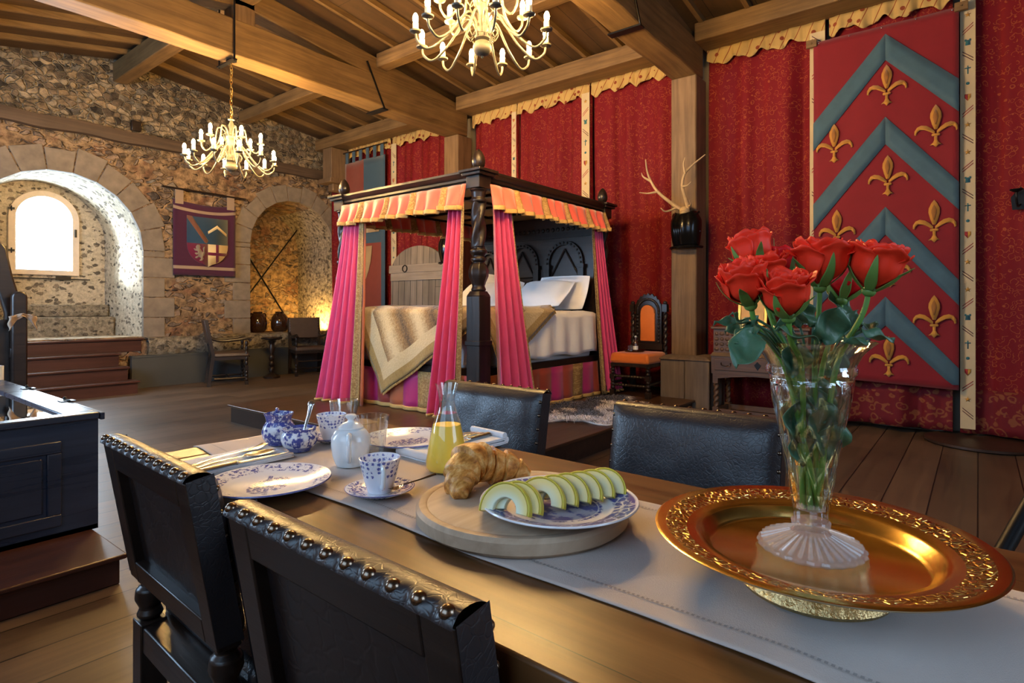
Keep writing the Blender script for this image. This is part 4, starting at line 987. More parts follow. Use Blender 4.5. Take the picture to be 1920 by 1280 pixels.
# gathered silk curtains with gold brocade edges
def bed_curtain(ta, tb, ba, bb, out, seed, edge, zt=1.80, zb=.0, folds=5, wv=.038, lining=False, ew=.28):
    """ta..tb the top line, ba..bb the hem line (2-D), edge: +1 brocade past b, -1 past a"""
    o = Vector((*out, 0)).normalized()
    def pos(s, v, amp=1.):
        t = 1 - v; k = t ** 1.15
        p = Vector((lerp(lerp(ta[0], tb[0], s), lerp(ba[0], bb[0], s), k), lerp(lerp(ta[1], tb[1], s), lerp(ba[1], bb[1], s), k), lerp(zt, zb, t)))
        a = wv * (.45 + .75 * k) * (sin(2 * PI * folds * s + seed) + .3 * sin(2 * PI * folds * 1.9 * s + seed * 2 + v))
        return p + o * a * amp
    c = MB().sheet(lambda u, v: pos(u, v), folds * 16, 30).build('bed_curtain', M_['silk'], bd, thick=.006, ang=0)
    e0, e1 = (1., 1. + ew) if edge > 0 else (-ew, 0.)
    MB().sheet(lambda u, v: pos(lerp(e0, e1, u), v, .35) + o * .012, 10, 24).build('gold_border', M_['brocade'], c, thick=.005, ang=0)
    if lining:
        f0, f1 = (1.28, 1.36) if edge > 0 else (-.36, -.28)
        MB().sheet(lambda u, v: pos(lerp(f0, f1, u), v, .3), 6, 16).build('orange_lining', M_['orange'], c, thick=.005, ang=0)
    MB().tube([pos(k / 60, 0) + Vector((0, 0, .012)) for k in range(61)], .013, 6).build('hem_fringe', M_['fringe'], c, ang=0)
    tz_ = zt - .02
    return c
bed_curtain((-1.06, .80), (-1.06, .56), (-1.13, 1.14), (-1.11, .64), (-1, 0), .4, 1, 1.78, .0, 4, .040, True)
bed_curtain((-1.07, -.79), (-1.07, -.65), (-1.12, -.76), (-1.12, -.47), (-1, 0), 1.4, -1, 1.78, .02, 3, .036, ew=.14)
bed_curtain((-.90, -.97), (-.69, -.97), (-.93, -1.05), (-.45, -1.05), (0, -1), .9, 1, 1.78, .02, 4, .042, ew=.07)
bed_curtain((.70, -.96), (.86, -.96), (.90, -.985), (1.22, -.985), (0, -1), 2.2, -1, 1.78, .02, 4, .032)
# headboard with two carved arches
hb = MB().box(.93, .97, -.83, .83, .25, 1.93).build('headboard', M_['darky'], bd)
def harch(yc, hw, z0, zs):
    n = 18; mb = MB(); xf = .93
    ar = lambda r: [(yc - r, z0)] + [(yc - r * cos(PI * k / n), zs + r * sin(PI * k / n)) for k in range(n + 1)] + [(yc + r, z0)]
    o, i_ = ar(hw), ar(hw - .045); vs = []
    for x, q in ((xf - .035, o), (xf - .035, i_), (xf, o), (xf, i_)): vs += [(x, y, z) for y, z in q]
    N = len(o); fs = []
    for k in range(N - 1): fs += [(k, k + 1, N + k + 1, N + k), (k, 2 * N + k, 2 * N + k + 1, k + 1), (N + k, N + k + 1, 3 * N + k + 1, 3 * N + k)]
    mb.add(vs, fs)
    for k in range(15):
        a = PI * k / 14; mb.ball((xf - .037, yc - (hw - .022) * cos(a), zs + (hw - .022) * sin(a)), .013, 6, 4)
    for s in (-1, 1): mb.box(xf - .05, xf, yc + s * (hw - .02) - .035, yc + s * (hw - .02) + .035, z0, zs - .06).box(xf - .06, xf, yc + s * (hw - .02) - .045, yc + s * (hw - .02) + .045, zs - .06, zs - .02)
    w = hw - .06; zc = (z0 + zs) / 2 + .02
    def st(a, b, r=.010): mb.tube([(xf - .012, *a), (xf - .012, *b)], r, 6)
    st((yc - w, z0 + .06), (yc + w, zc + .04)); st((yc + w, z0 + .06), (yc - w, zc + .04)); st((yc - w, zc + .05), (yc, zs + hw - .09)); st((yc + w, zc + .05), (yc, zs + hw - .09)); st((yc - w, zc + .05), (yc + w, zc + .05)); st((yc - w, z0 + .05), (yc + w, z0 + .05))
    q = .05; zd = (z0 + .06 + zc + .04) / 2
    for a, b in (((yc - q, zd), (yc, zd + q)), ((yc, zd + q), (yc + q, zd)), ((yc + q, zd), (yc, zd - q)), ((yc, zd - q), (yc - q, zd))): st(a, b, .008)
    mb.build('carved_arch', M_['dark'], hb)
harch(-.47, .245, .98, 1.42); harch(.13, .245, .98, 1.42); harch(.63, .18, .98, 1.44)
mb = MB().box(.905, .93, -.83, .83, 1.70, 1.76).box(.90, .93, -.83, .83, .93, .97)
for k in range(24): mb.ball((.925, -.78 + k * .068, 1.80), (.012, .024, .024), 8, 5)
mb.build('carved_rail', M_['dark'], hb)
# rails, mattress, skirt
MB().box(-.97, -.92, -.83, .83, .30, .42).box(-.93, .93, -.885, -.84, .30, .42).box(-.93, .93, .84, .885, .30, .42).build('bed_rail', M_['darkx'], bd, bevel=.006)
MB().box(-.90, .90, -.83, .83, .38, .84).build('mattress', M_['linen'], bd, bevel=.06)
def skirt(p0, p1, out, seed):
    p0, p1, o = Vector(p0), Vector(p1), Vector(out); L = (p1 - p0).length
    w = .19; pat = [0, 2, 1, 0, 3, 1, 2, 0, 0, 1]; nu = int(L * 60)
    def pos(u, v):
        s = u * L; t = (s / w) % 1
        return p0.lerp(p1, u) + o * ((.008 + .022 * (1 - v)) * sin(PI * t) + .01 * sin(s * 9 + seed) * (1 - v)) + Vector((0, 0, lerp(.02, .36, v)))
    k = MB().sheet(pos, nu, 5, mif=lambda u, v: pat[int(u * L / w + seed) % 10]).build('bed_skirt', [M_['skirtred'], M_['plum'], M_['brocade'], M_['orange']], bd, thick=.004, ang=0)
    MB().sheet(lambda u, v: pos(u, 0) + o * .006 + Vector((0, 0, .02 - .035 * v)), nu * 2, 3).build('fringe', M_['fringe'], k, thick=.007, ang=0)
skirt((-.975, .80, 0), (-.975, -.82, 0), (-1, 0, 0), 1); skirt((-.9, -.89, 0), (.9, -.89, 0), (0, -1, 0), 4)

# bedding
BX, BY = bd.location.x, bd.location.y; BZ = .167
def wr(x, y, s=1.): return noise.noise(Vector((x * 4, y * 4, 1))) * .012 * s + noise.noise(Vector((x * 11, y * 9, 3))) * .006 * s
def unroll(p, q, top=.86, xf=-.925, yn=-.86, off=0., yf=None):
    """a point of a cloth lying on the mattress: over the foot edge x<xf and the near edge y<yn it hangs"""
    x, y, z = p, q, top + off; r = .06
    if p < xf: h = xf - p; x = xf - .035 - off - .03 * min(1, h / .3); z = top - h + .02
    if q < yn:
        h = yn - q; y = yn - .035 - off - .02 * min(1, h / .3); z = min(z, top - h + .02) if p >= xf else min(z, top - h * .5)
    return Vector((x, y, z))
def duv(u, v):
    p = lerp(-.55, .86, u); q = lerp(-1.28, .84, v); P = unroll(p, q, .865, -2, -.86, 0)
    if q < -.86: P.y += .012 * sin(p * 24) * min(1, (-.86 - q) / .2); P.z += .012 * sin(p * 11)
    else: P.z += .012 + wr(p, q, 1.4)
    return (P.x, P.y, P.z)
dv = tag(MB().sheet(duv, 70, 60).build('duvet', M_['linen'], None, thick=.012, ang=0, loc=bd.location, off=1), 'white linen duvet on the bed hanging over its near side', 'duvet')
def throw_uv():
    t = NT('fur and gold throw'); uv = t.co('UV'); x, y, z = t.xyz(uv); co = t.co()
    fur = t.noise(t.vm('MULTIPLY', co, (1, 1, 1)), 55., 5, .7); st = t.math('ABSOLUTE', t.math('SUBTRACT', t.math('FRACT', t.math('MULTIPLY', y, 2.7)), .5))
    brown = t.ramp(t.math('ADD', t.math('MULTIPLY', fur, .55), st), [(.24, (.05, .022, .007)), (.46, (.26, .14, .04)), (.72, (.60, .46, .25))])
    cream = t.mix(fur, (.46, .33, .15), (.66, .53, .31))
    gold = t.mix(t.noise(co, 24., 4), (.24, .135, .03), (.42, .27, .07))
    def inside(a, lo, hi): return t.math('MULTIPLY', t.math('GREATER_THAN', a, lo), t.math('LESS_THAN', a, hi))
    mid = t.math('MULTIPLY', inside(x, .20, 9.), inside(y, .23, 1.63))
    rim = t.math('SUBTRACT', 1., t.math('MULTIPLY', inside(x, .085, 9.), inside(y, .085, 1.775)))
    col = t.mix(mid, cream, brown); col = t.mix(rim, col, gold)
    return t.end(t.bsdf(col, .7, 0, .25, t.bump(fur, .7, .012), **{'Sheen Weight': .5}))
d1 = Vector((.864, .503)); d2 = Vector((.503, -.864)); P0 = Vector((-1.70, .27)); LW, LL = 1.86, 1.5
def thr(u, v, lift=0.):
    s, t = u * LL, v * LW; p = P0 + d1 * s + d2 * t
    P = unroll(p.x, p.y, .885, -.93, -.865, .012)
    nz = noise.noise(Vector((p.x * 2.6, p.y * 2.6, 7))) * .035
    if p.x < -.93: P.x -= abs(nz) * .6 + .012 * sin(p.y * 13) * min(1, (-.93 - p.x) * 3) + .015
    elif p.y < -.865: P.y -= abs(nz) * .6 + .02
    else: P.z += abs(nz) + .02
    P.z += lift; return P
th = thing('throw_blanket', 'fur and gold throw with cream panels laid cornerwise over the foot of the bed', 'blanket', bd.location)
MB().sheet(lambda u, v: thr(u, v), 70, 84, uvf=lambda u, v: (u * LL, v * LW)).build('blanket', throw_uv(), th, thick=.012, ang=0, off=1)
mb = MB()
rr = random.Random(4)
for side, cnt in (((0, None), 300), ((None, 0), 240), ((None, 1), 240)):
    for k in range(cnt):
        f = (k + rr.random()) / cnt; u, v = (side[0] if side[0] is not None else f), (side[1] if side[1] is not None else f)
        q = thr(u, v); dr = (-d1 if side[0] == 0 else (-d2 if side[1] == 0 else d2))
        e = thr(u, v) ; w = Vector((dr.x * .022, dr.y * .022, -.012))
        if q.x < -.95: w = Vector((-.004, dr.y * .022, dr.x * .03))
        elif q.y < -.88: w = Vector((dr.x * .022, -.004, dr.y * .03))
        mb.tube([q, q + w * .6 + Vector((rr.uniform(-.003, .003),) * 3), q + w], .0028, 4)
mb.build('fringe', M_['fringe'], th, ang=0)['kind'] = 'stuff'
def pillow(label, loc, rot, w=.72, h=.46, t=.10):
    mb = MB()
    for s in (1, -1):
        def f(u, v):
            a, b = 2 * u - 1, 2 * v - 1; x, y = a * w / 2, b * h / 2
            e = max(0, 1 - (a / .9) ** 4) * max(0, 1 - (b / .86) ** 4); z = s * (t * e ** .55 + .003) + .006 * noise.noise(Vector((x * 9, y * 9, loc[0] * 7)))
            return (x * (1 - .05 * b * b), y * (1 - .06 * a * a), z)
        mb.sheet(f, 30, 22)
    return tag(mb.build('pillow', M_['linen'], None, ang=0, loc=loc, rot=rot), label, 'pillow', 'white pillows on the bed')
hz = BZ + .885
pillow('plump white pillow at the near side of the bedhead, in front', (5.06, 3.62, hz + .185), (rad(40), 0, rad(-92)), .68, .42, .085)
pillow('plump white pillow at the far side of the bedhead, in front', (5.06, 4.46, hz + .185), (rad(40), 0, rad(-90)), .68, .42, .085)
pillow('white pillow standing against the near carved arch, behind', (5.275, 3.52, hz + .20), (rad(66), 0, rad(-91)), .66, .40, .055)
pillow('white pillow with raised corner standing behind at the far side', (5.275, 4.42, hz + .22), (rad(66), rad(12), rad(-88)), .66, .40, .055)
bl = thing('bedside_lamp', 'small lamp with red shade on the wall beside the bedhead', 'lamp', (6.0, 3.60, 1.48))
MB().tube([(.2, 0, 0), (0, 0, 0), (0, 0, .08)], .008, 6).build('bracket', M_['iron'], bl)
MB().lathe([(.055, .08), (.03, .19), (.028, .19), (.053, .08)], 18).build('lamp_shade', M_['velvet'], bl)
MB().ball((0, 0, .105), .016, 8, 6).build('bulb', emis('small lamp bulb', (1, .5, .15), 30.), bl)

# hide rug on the dais
def hide_mat():
    t = NT('brown and white hide'); co = t.co(); cx, cy, cz = t.xyz(co); n = t.math('SUBTRACT', t.noise(co, 4.2, 2, .5), t.math('ADD', t.math('MULTIPLY', cy, .42), t.math('MULTIPLY', cx, .10)))
    col = t.ramp(n, [(.47, (.034, .017, .010)), (.54, (.085, .045, .028)), (.57, (.70, .63, .60)), (.7, (.86, .80, .78))])
    return t.end(t.bsdf(col, .8, 0, .2, **{'Sheen Weight': .4}))
hm = hide_mat()
rg = thing('hide_rug', 'brown and white long-haired hide rug on the dais in front of the bed', 'rug', (4.55, 2.72, .168), .1)
def hr(a): return .36 + .06 * sin(3 * a + 1) + .05 * sin(5 * a) + .03 * sin(9 * a + 2)
mb = MB(); n = 60
mb.sheet(lambda u, v: (1.9 * v * hr(2 * PI * u) * cos(2 * PI * u), 1.02 * v * hr(2 * PI * u) * sin(2 * PI * u), .004 + .014 * (1 - v ** 4)), n, 10, closeu=True)
mb.build('hide', hm, rg, ang=0, thick=.004, off=-1)
mb = MB(); rr = random.Random(11)
for k in range(9000):
    a = rr.uniform(0, 2 * PI); v = math.sqrt(rr.random()) * 1.02; r = v * hr(a); b = Vector((1.9 * r * cos(a), 1.02 * r * sin(a), .014))
    d = Vector((rr.gauss(-.03, .03), rr.gauss(-.035, .03), rr.uniform(.010, .034))); w = Vector((rr.uniform(-1, 1), rr.uniform(-1, 1), 0)).normalized() * .0035
    e = b + d + Vector((d.x * .7, d.y * .7, -d.z * .6))
    mb.add([b - w, b + w, b + d + w * .6, b + d - w * .6, e], [(0, 1, 2, 3), (3, 2, 4)])
o = mb.build('long_hair', hm, rg, ang=0, fix=False); o['kind'] = 'stuff'
# ------------------------------------------------------------------ dining table; n runs across it (away from the near chairs), a along it
ta = rad(-1.5)
def tab(n, a, z=0.): return (n * cos(ta) - a * sin(ta), n * sin(ta) + a * cos(ta), z)
tb = thing('dining_table', 'long waxed wooden refectory table laid for breakfast', 'table', (0, 0, 0), ta)
N0, N1, A0, A1_ = .455, 1.11, -.035, 1.455
MB().box(N0, N1, A0, A1_, .712, .75).build('table_top', M_['table'], tb, bevel=.004)
MB().box(N0 - .004, N1 + .004, A1_ + .001, 1.545, .710, .7505).build('end_cap', M_['tablecap'], tb, bevel=.005)
MB().box(.56, 1.02, .02, .05, .60, .711).box(.56, 1.02, 1.45, 1.48, .60, .711).box(.56, .59, .02, 1.48, .60, .711).box(.99, 1.02, .02, 1.48, .60, .711).build('apron', M_['darky'], tb)
for n_ in (.60, .97):
    for a_ in (.06, 1.49):
        w = .042
        MB().box(n_ - w, n_ + w, a_ - w, a_ + w, .46, .711).lathe([(.03, .12), (.045, .15), (.05, .24), (.04, .34), (.028, .38), (.044, .42), (.044, .44), (.03, .46)], 16, TM(n_, a_)).box(n_ - w, n_ + w, a_ - w, a_ + w, 0, .12).build('leg', M_['dark'], tb, bevel=.004)
# linen runner
def run(u, v):
    a = lerp(1.562, -.33, v); n = lerp(.598, .952, u) + .004 * sin(v * 21) + (.025 * (1 - u) * smooth(.86, 0.0, abs(v - .0) * 7) if False else 0)
    n += .028 * smooth(.92, 1., 1 - v) * (.5 - u) * 2 * .6
    z = .7528 + .0016 * noise.noise(Vector((n * 14, a * 10, 0))) +   .0045 * max(0, noise.noise(Vector((n * 6 + a * 3, a * 7, 4))))
    if a < A0: h = A0 - a; a = A0 - .012 - .02 * min(1, h * 4) + .006 * sin(u * 14); z = .752 - h
    elif a < A0 + .03: z += 0
    if v < .02: z -= .004 * (.02 - v) * 50
    return Vector((*tab(n, a)[:2], z))
rn = thing('table_runner', 'pale natural linen runner down the table with a drawn thread hem', 'table runner')
MB().sheet(run, 48, 240).build('cloth', M_['runner'], rn, thick=.0016, ang=0, off=-1)
hs = fabric('hem thread shade', (.30, .25, .22), .9)
for u in (.09, .91):
    mb = MB()
    for k in range(300):
        p = run(u, .01 + .98 * k / 300); q = run(u, .01 + .98 * (k + .55) / 300); t_ = run(u + .012, .01 + .98 * k / 300) - p; up = Vector((0, 0, .0014))
        mb.add([p + up, q + up, q + t_ + up, p + t_ + up], [(0, 1, 2, 3)])
    mb.build('drawn_thread_hem', hs, rn, ang=0)

# ------------------------------------------------------------------ leather dining chairs
def dining_chair(label, loc, rz):
    t = thing('dining_chair', label, 'chair', loc, rz, 'leather dining chairs round the table')
    for sx in (-1, 1):
        x = sx * .19
        sq = lambda mb, y, z0, z1, w=.024: mb.box(x - w, x + w, y - w, y + w, z0, z1)
        mb = MB(); sq(mb, -.19, 0, .15); mb.lathe(bobbin(.024, .15, .28, 2), 14, TM(x, -.19)); sq(mb, -.19, .28, .43, .026)
        mb.lathe([(.018, .43), (.026, .44), (.02, .455), (.029, .475), (.027, .495), (.016, .505), (.024, .515), (.024, .525)], 16, TM(x, -.19))
        mb.build('leg', M_['dark'], t, bevel=.003)
        mb = MB(); sq(mb, .19, 0, .06); mb.lathe(bobbin(.024, .06, .20, 2), 14, TM(x, .19)); sq(mb, .19, .20, .26); mb.lathe(bobbin(.024, .26, .37, 2), 14, TM(x, .19)); sq(mb, .19, .37, .42, .024)
        mb.build('leg', M_['dark'], t, bevel=.003)
    MB().box(-.19, .19, .18, .20, .21, .25).box(-.20, -.18, -.19, .19, .08, .12).box(.18, .20, -.19, .19, .08, .12).box(-.19, .19, -.2, -.18, .10, .14).build('stretcher', M_['dark'], t)
    MB().box(-.212, .212, -.212, .212, .37, .425).build('seat_frame', M_['darkx'], t, bevel=.004)
    MB().box(-.216, .216, -.16, .222, .425, .462, top=(.008, .008)).build('seat', M_['leather'], t, bevel=.014)
    S = Matrix(((1, 0, 0, 0), (0, 1, -.17, .52 * .17 - .19), (0, 0, 1, 0), (0, 0, 0, 1)))       # the back rakes
    W = .222
    MB().box(-W, -W + .05, -.027, .014, .52, .815, M=S).box(W - .05, W, -.027, .014, .52, .815, M=S).box(-W + .05, W - .05, -.027, .014, .765, .815, M=S).box(-W + .05, W - .05, -.027, .02, .52, .565, M=S).build('back_frame', M_['darkx'], t, bevel=.003)
    b = thing_b = MB().box(-W + .045, W - .045, -.008, .0, .56, .77, M=S).build('back_panel', M_['leatherback'], t)
    # padded front with leather carried over the top edge
    mb = MB()
    def pad(u, v):
        a = 2 * u - 1; x = a * (W + .002); e = (1 - a ** 6) ; zz = lerp(.525, .822, v)
        y = .016 + .026 * max(0, e) ** .5 * (1 - (2 * v - 1) ** 6) ** .5
        y += .0025 * noise.noise(Vector((x * 16, zz * 16, 2)))
        return S @ Vector((x, y, zz))
    mb.sheet(pad, 30, 20)
    def roll(u, v):
        a = 2 * u - 1; x = a * (W + .002); th_ = PI * v
        d = .0045 * max(0, cos(x * 2 * PI / .0385)) * smooth(.55, .8, v)
        return S @ Vector((x, -.008 + .026 * cos(th_) + (0 if v < .8 else d), .817 + .014 * sin(th_) - d * .8))
    mb.sheet(roll, 90, 10)
    for s in (-1, 1): mb.add([S @ Vector(p) for p in ((s * (W + .002), -.027, .53), (s * (W + .002), .018, .53), (s * (W + .002), .018, .825), (s * (W + .002), -.027, .818))], [(0, 1, 2, 3)])
    p = mb.build('back_pad', M_['leather'], t, ang=50)
    studs(p, [S @ Vector((-.212 + k * .0385, -.024, .826)) for k in range(12)], .0085)
    studs(p, [S @ Vector((s * (W - .004), .019, .545 + k * .042)) for s in (-1, 1) for k in range(7)], .006)
    studs(t, [(-.20 + k * .044, .222, .43) for k in range(10)] + [(s * .217, -.14 + k * .042, .43) for s in (-1, 1) for k in range(9)], .006)
    return t
ch = dining_chair('studded leather dining chair nearest the camera, its back close to the table edge', tab(.632, .594), ta - PI / 2)
dup(ch, tab(.655, 1.221), ta - PI / 2 - .02, 'studded leather dining chair on the near side, tucked in before the first dinner plate')
dup(ch, tab(1.265, 1.345), ta + PI / 2 + .01, 'dark leather dining chair across the table behind the juice carafe')
dup(ch, tab(1.245, .618), ta + PI / 2 + .03, 'dark leather dining chair across the table between the carafe side and the vase of roses')

# ------------------------------------------------------------------ tableware
TZ = .7565
def plate(name, label, loc, r, mat, rim=.007, rz=0., group=None, ty='plate'):
    k = r / .113
    o = MB().lathe([(0, 0), (.055 * k, 0), (.06 * k, .003), (.075 * k, .006), (.112 * k, .017), (r, .0185), (.112 * k, .0205), (.080 * k, .011), (.070 * k, .007), (0, .006)], 64).build('plate' if name is None else name, mat, None, loc=loc, ang=50)
    o.rotation_euler.z = rz; return tag(o, label, ty, group)
m_scene = china('blue landscape china', 'scene'); m_willow = china('blue border china', 'willow'); m_sau = china('blue sprig saucer', 'saucer'); m_flow = china('blue flower cup', 'flowers'); m_land = china('dense blue landscape china', 'dense')
plate('dinner_plate', 'white dinner plate with blue landscape beside the fork and knife, overhanging the near table edge', (.586, 1.055, TZ - .002), .113, m_scene, rz=.5, group='blue and white dinner plates')
plate('dinner_plate', 'white dinner plate with blue landscape across the table behind the glasses', (.985, 1.115, TZ), .113, m_scene, rz=2.9, group='blue and white dinner plates')
def napkin(label, loc, rz, lx, ly, layers=3):
    t = thing('napkin', label, 'napkin', loc, rz, 'folded white napkins')
    mb = MB()
    for k in range(layers):
        z = .0035 * k; g = .004 * k
        def f(u, v, z=z, g=g):
            x = lerp(-lx / 2 + g, lx / 2 - g * .3, u); y = lerp(-ly / 2, ly / 2 - g, v); return (x, y, z + .002 + .0022 * noise.noise(Vector((x * 16, y * 16, k))))
        mb.sheet(f, 24, 16)
    mb.build('cloth', M_['napkin'], t, thick=.0028, ang=0, off=1)
    return t
nk = napkin('folded white napkin under the fork by the near dinner plate', (.618, 1.283, TZ), .06, .235, .135)
nk2 = napkin('folded white napkin with rolled ends beside the far leather chair', (1.03, .998, TZ - .001), -.03, .26, .12, 4)
MB().tube([(.125, -.06, .008), (.128, .06, .009)], .0085, 10).build('rolled_edge', M_['napkin'], nk2)
MB().tube([(.118, -.06, .020), (.122, .058, .021)], .008, 10).build('rolled_edge', M_['napkin'], nk2); MB().tube([(-.125, -.058, .010), (-.124, .058, .010)], .010, 10).build('rolled_edge', M_['napkin'], nk2)
def cutlery(kind, label, p, q, group):
    p, q = Vector(p), Vector(q); d = q - p; L = Vector((d.x, d.y)).length; rz = math.atan2(d.y, d.x)
    t = tag(bpy.data.objects.new(kind, None), label, kind, group)
    mb = MB()
    hand = lambda u, v, h0, h1, w0, w1: None
    def strip(x0, x1, w0, w1, z0, z1, th=.002, bow=0., n=10):
        def f(u, v):
            a = PI * 2 * v; x = lerp(x0, x1, u); w = lerp(w0, w1, u) ; return (x, w * cos(a), lerp(z0, z1, u) + bow * sin(PI * u) + th * sin(a))
        mb.sheet(f, n, 10)
    if kind == 'knife':
        strip(0, L * .42, .0085, .0065, .004, .004, .004); strip(L * .42, L, .0075, .003, .004, .003, .0009)
        mb.ball((L * .42, 0, .004), (.006, .007, .005), 8, 6); mb.ball((0, 0, .004), (.005, .0085, .004), 8, 6)
    else:
        strip(0, L * .62, .0095, .0035, .003, .006, .0014, .003); mb.ball((0, 0, .003), (.006, .0095, .0015), 10, 6)
        if kind == 'spoon':
            mb.sheet(lambda u, v: (lerp(L * .62, L, v), (2 * u - 1) * .0205 * math.sqrt(max(0.02, sin(PI * min(1, .08 + v * .92)))), .006 - .006 * sin(PI * v) * (1 - (2 * u - 1) ** 2)), 10, 14); 
        else:
            strip(L * .62, L * .74, .0035, .012, .006, .005, .0013)
            for k in range(4): strip(L * .73, L, .0019, .0012, .005, .009, .0011, -.003); 
            nn = 11 * 10
            for k in range(4):
                o = len(mb.v) - (4 - k) * 110
                for i in range(110): mb.v[o + i].y += (k - 1.5) * .0062
    o = mb.build(kind, M_['silver'], None, ang=50, thick=(.0012 if kind == 'spoon' else 0)); bpy.data.objects.remove(t)
    o.location = p; o.rotation_euler.z = rz; tag(o, label, kind, group); return o
g = 'silver cutlery'
zc = TZ + .0125
cutlery('fork', 'silver fork on the near white napkin, tines towards the blue jug', (.525, 1.262, zc), (.722, 1.318, zc), g)
cutlery('spoon', 'silver dessert spoon lying between fork and knife on the near napkin', (.520, 1.238, zc), (.715, 1.262, zc), g)
cutlery('knife', 'silver knife on the near napkin, next to the dinner plate', (.515, 1.216, zc), (.725, 1.224, zc), g)
zc2 = TZ + .0165
cutlery('spoon', 'silver spoon on the far napkin, bowl beside the juice carafe', (1.13, 1.015, zc2), (.985, 1.022, zc2), g)
cutlery('knife', 'silver knife on the far napkin, nearest the carafe', (1.135, .980, zc2), (.955, .972, zc2), g)
cutlery('fork', 'silver fork lying beside the knife on the far napkin', (1.14, .998, zc2), (.975, .998, zc2), g)

# milk jug and sugar bowl
jg = thing('milk_jug', 'blue and white landscape milk jug with scalloped lip', 'jug', (.790, 1.378, TZ - .001), rad(-115))
def lip(r, z, a): 
    k = smooth(.05, .078, z); return r * (1 + k * (.34 * max(0, cos(a)) ** 6 + .06 * cos(4 * a)))
MB().lathe([(0, 0), (.026, 0), (.028, .004), (.038, .018), (.041, .032), (.036, .048), (.029, .058), (.030, .068), (.034, .078), (.0325, .078), (.027, .060), (.034, .046), (.038, .03), (.03, .01), (0, .006)], 48, fn=lip).build('body', m_land, jg)
MB().tube(curve([(-.031, 0, .071), (-.048, 0, .078), (-.062, 0, .062), (-.056, 0, .038), (-.040, 0, .024)], 6), .0048, 10, flat=1.3).build('handle', m_land, jg)
sb = thing('sugar_bowl', 'blue and white landscape sugar bowl with a silver spoon in it', 'bowl', (.785, 1.276, TZ - .001))
MB().lathe([(0, 0), (.024, 0), (.026, .004), (.038, .014), (.043, .028), (.042, .038), (.036, .047), (.0385, .054), (.0365, .055), (.034, .047), (.038, .036), (.036, .018), (0, .010)], 48, fn=lambda r, z, a: r * (1 + .05 * smooth(.04, .054, z) * cos(2 * a))).build('body', m_land, sb)
MB().ball((0, 0, .022), (.036, .036, .016), 20, 8).build('sugar', plain('white sugar', (.8, .8, .8), .9, nscale=400, bump=.6), sb)
tag(MB().sheet(lambda u, v: ((2 * u - 1) * .011 * math.sqrt(max(.03, sin(PI * min(1, .06 + v)))), lerp(-.03, 0, v), -.005 * sin(PI * v)), 8, 8).tube([(0, 0, 0), (0, .012, .002), (0, .045, .0), (0, .07, .004)], [.0025, .003, .0045, .006], 8, flat=.45).ball((0, .074, .0045), (.0085, .010, .0025), 10, 6).build('sugar_spoon', M_['silver'], None, ang=50, loc=(.792, 1.268, .800), rot=(rad(52), 0, rad(-55))), 'small silver spoon standing in the blue sugar bowl', 'spoon')
# white teapot
tpn = thing('teapot', 'small plain white porcelain teapot with lid', 'teapot', (.785, 1.075, TZ - .001), rad(50))
MB().lathe([(0, 0), (.030, 0), (.033, .004), (.039, .022), (.042, .045), (.041, .062), (.033, .075), (.026, .080), (0, .080)], 44).build('body', M_['white'], tpn)
ld = MB().lathe([(.027, .0805), (.027, .083), (.018, .091), (.008, .094), (.0065, .098), (.011, .103), (.0125, .107), (.009, .110), (0, .111)], 32).build('lid', M_['white'], tpn)
MB().tube(curve([(.034, 0, .044), (.050, 0, .040), (.057, 0, .060), (.066, 0, .075)], 6), [.014 - .0004 * k for k in range(19)], 14).build('spout', M_['white'], tpn)
MB().tube(curve([(-.034, 0, .068), (-.058, 0, .070), (-.066, 0, .048), (-.056, 0, .026), (-.038, 0, .020)], 6), .0055, 12, flat=1.5).build('handle', M_['white'], tpn)
tumbler('water_glass', 'clear flared water glass beside the white teapot and the blue flowered cup', (.855, 1.092, TZ - .001), .094, .027, .039, 'water glasses')
tumbler('water_glass', 'clear flared water glass behind the white teapot', (.965, 1.352, TZ - .001), .090, .026, .039, 'water glasses')
def cup(label, loc, rz, slabel, spoon=None):
    s = tag(MB().lathe([(0, 0), (.030, 0), (.033, .003), (.050, .008), (.062, .0135), (.063, .015), (.061, .0155), (.045, .0105), (.024, .006), (0, .006)], 48).build('saucer', m_sau, None, loc=loc, ang=50), slabel, 'saucer', 'blue sprigged saucers')
    c = thing('tea_cup', label, 'cup', (loc[0], loc[1], loc[2] + .0063), rz, 'blue flowered cups')
    MB().lathe([(0, 0), (.021, 0), (.0225, .003), (.0235, .006), (.030, .028), (.036, .055), (.0375, .062), (.0362, .0625), (.0345, .055), (.028, .026), (.020, .007), (0, .006)], 48).build('body', m_flow, c)
    MB().tube(curve([(.033, 0, .051), (.046, 0, .052), (.052, 0, .040), (.046, 0, .022), (.028, 0, .014)], 6), .0038, 10, flat=1.5).build('handle', M_['white'], c)
cup('white cup with blue flowers in front of the white teapot, handle towards the camera', (.690, .858, TZ), rad(-122), 'blue sprigged saucer under the front cup with a small spoon on it')
cup('white cup with blue flowers farther back, behind the sugar bowl', (.890, 1.300, TZ), rad(60), 'blue sprigged saucer under the rear cup')
tag(MB().sheet(lambda u, v: (lerp(-.03, 0, v), (2 * u - 1) * .010 * math.sqrt(max(.03, sin(PI * min(1, .06 + v)))), .002 - .004 * sin(PI * v)), 8, 8).tube([(0, 0, .002), (.03, 0, .005), (.062, 0, .010)], [.002, .0022, .004], 8, flat=.6).build('tea_spoon', M_['stud'], None, ang=50, loc=(.716, .823, TZ + .017), rot=(0, rad(-4), rad(-28))), 'small gilt tea spoon on the saucer of the front cup', 'spoon')
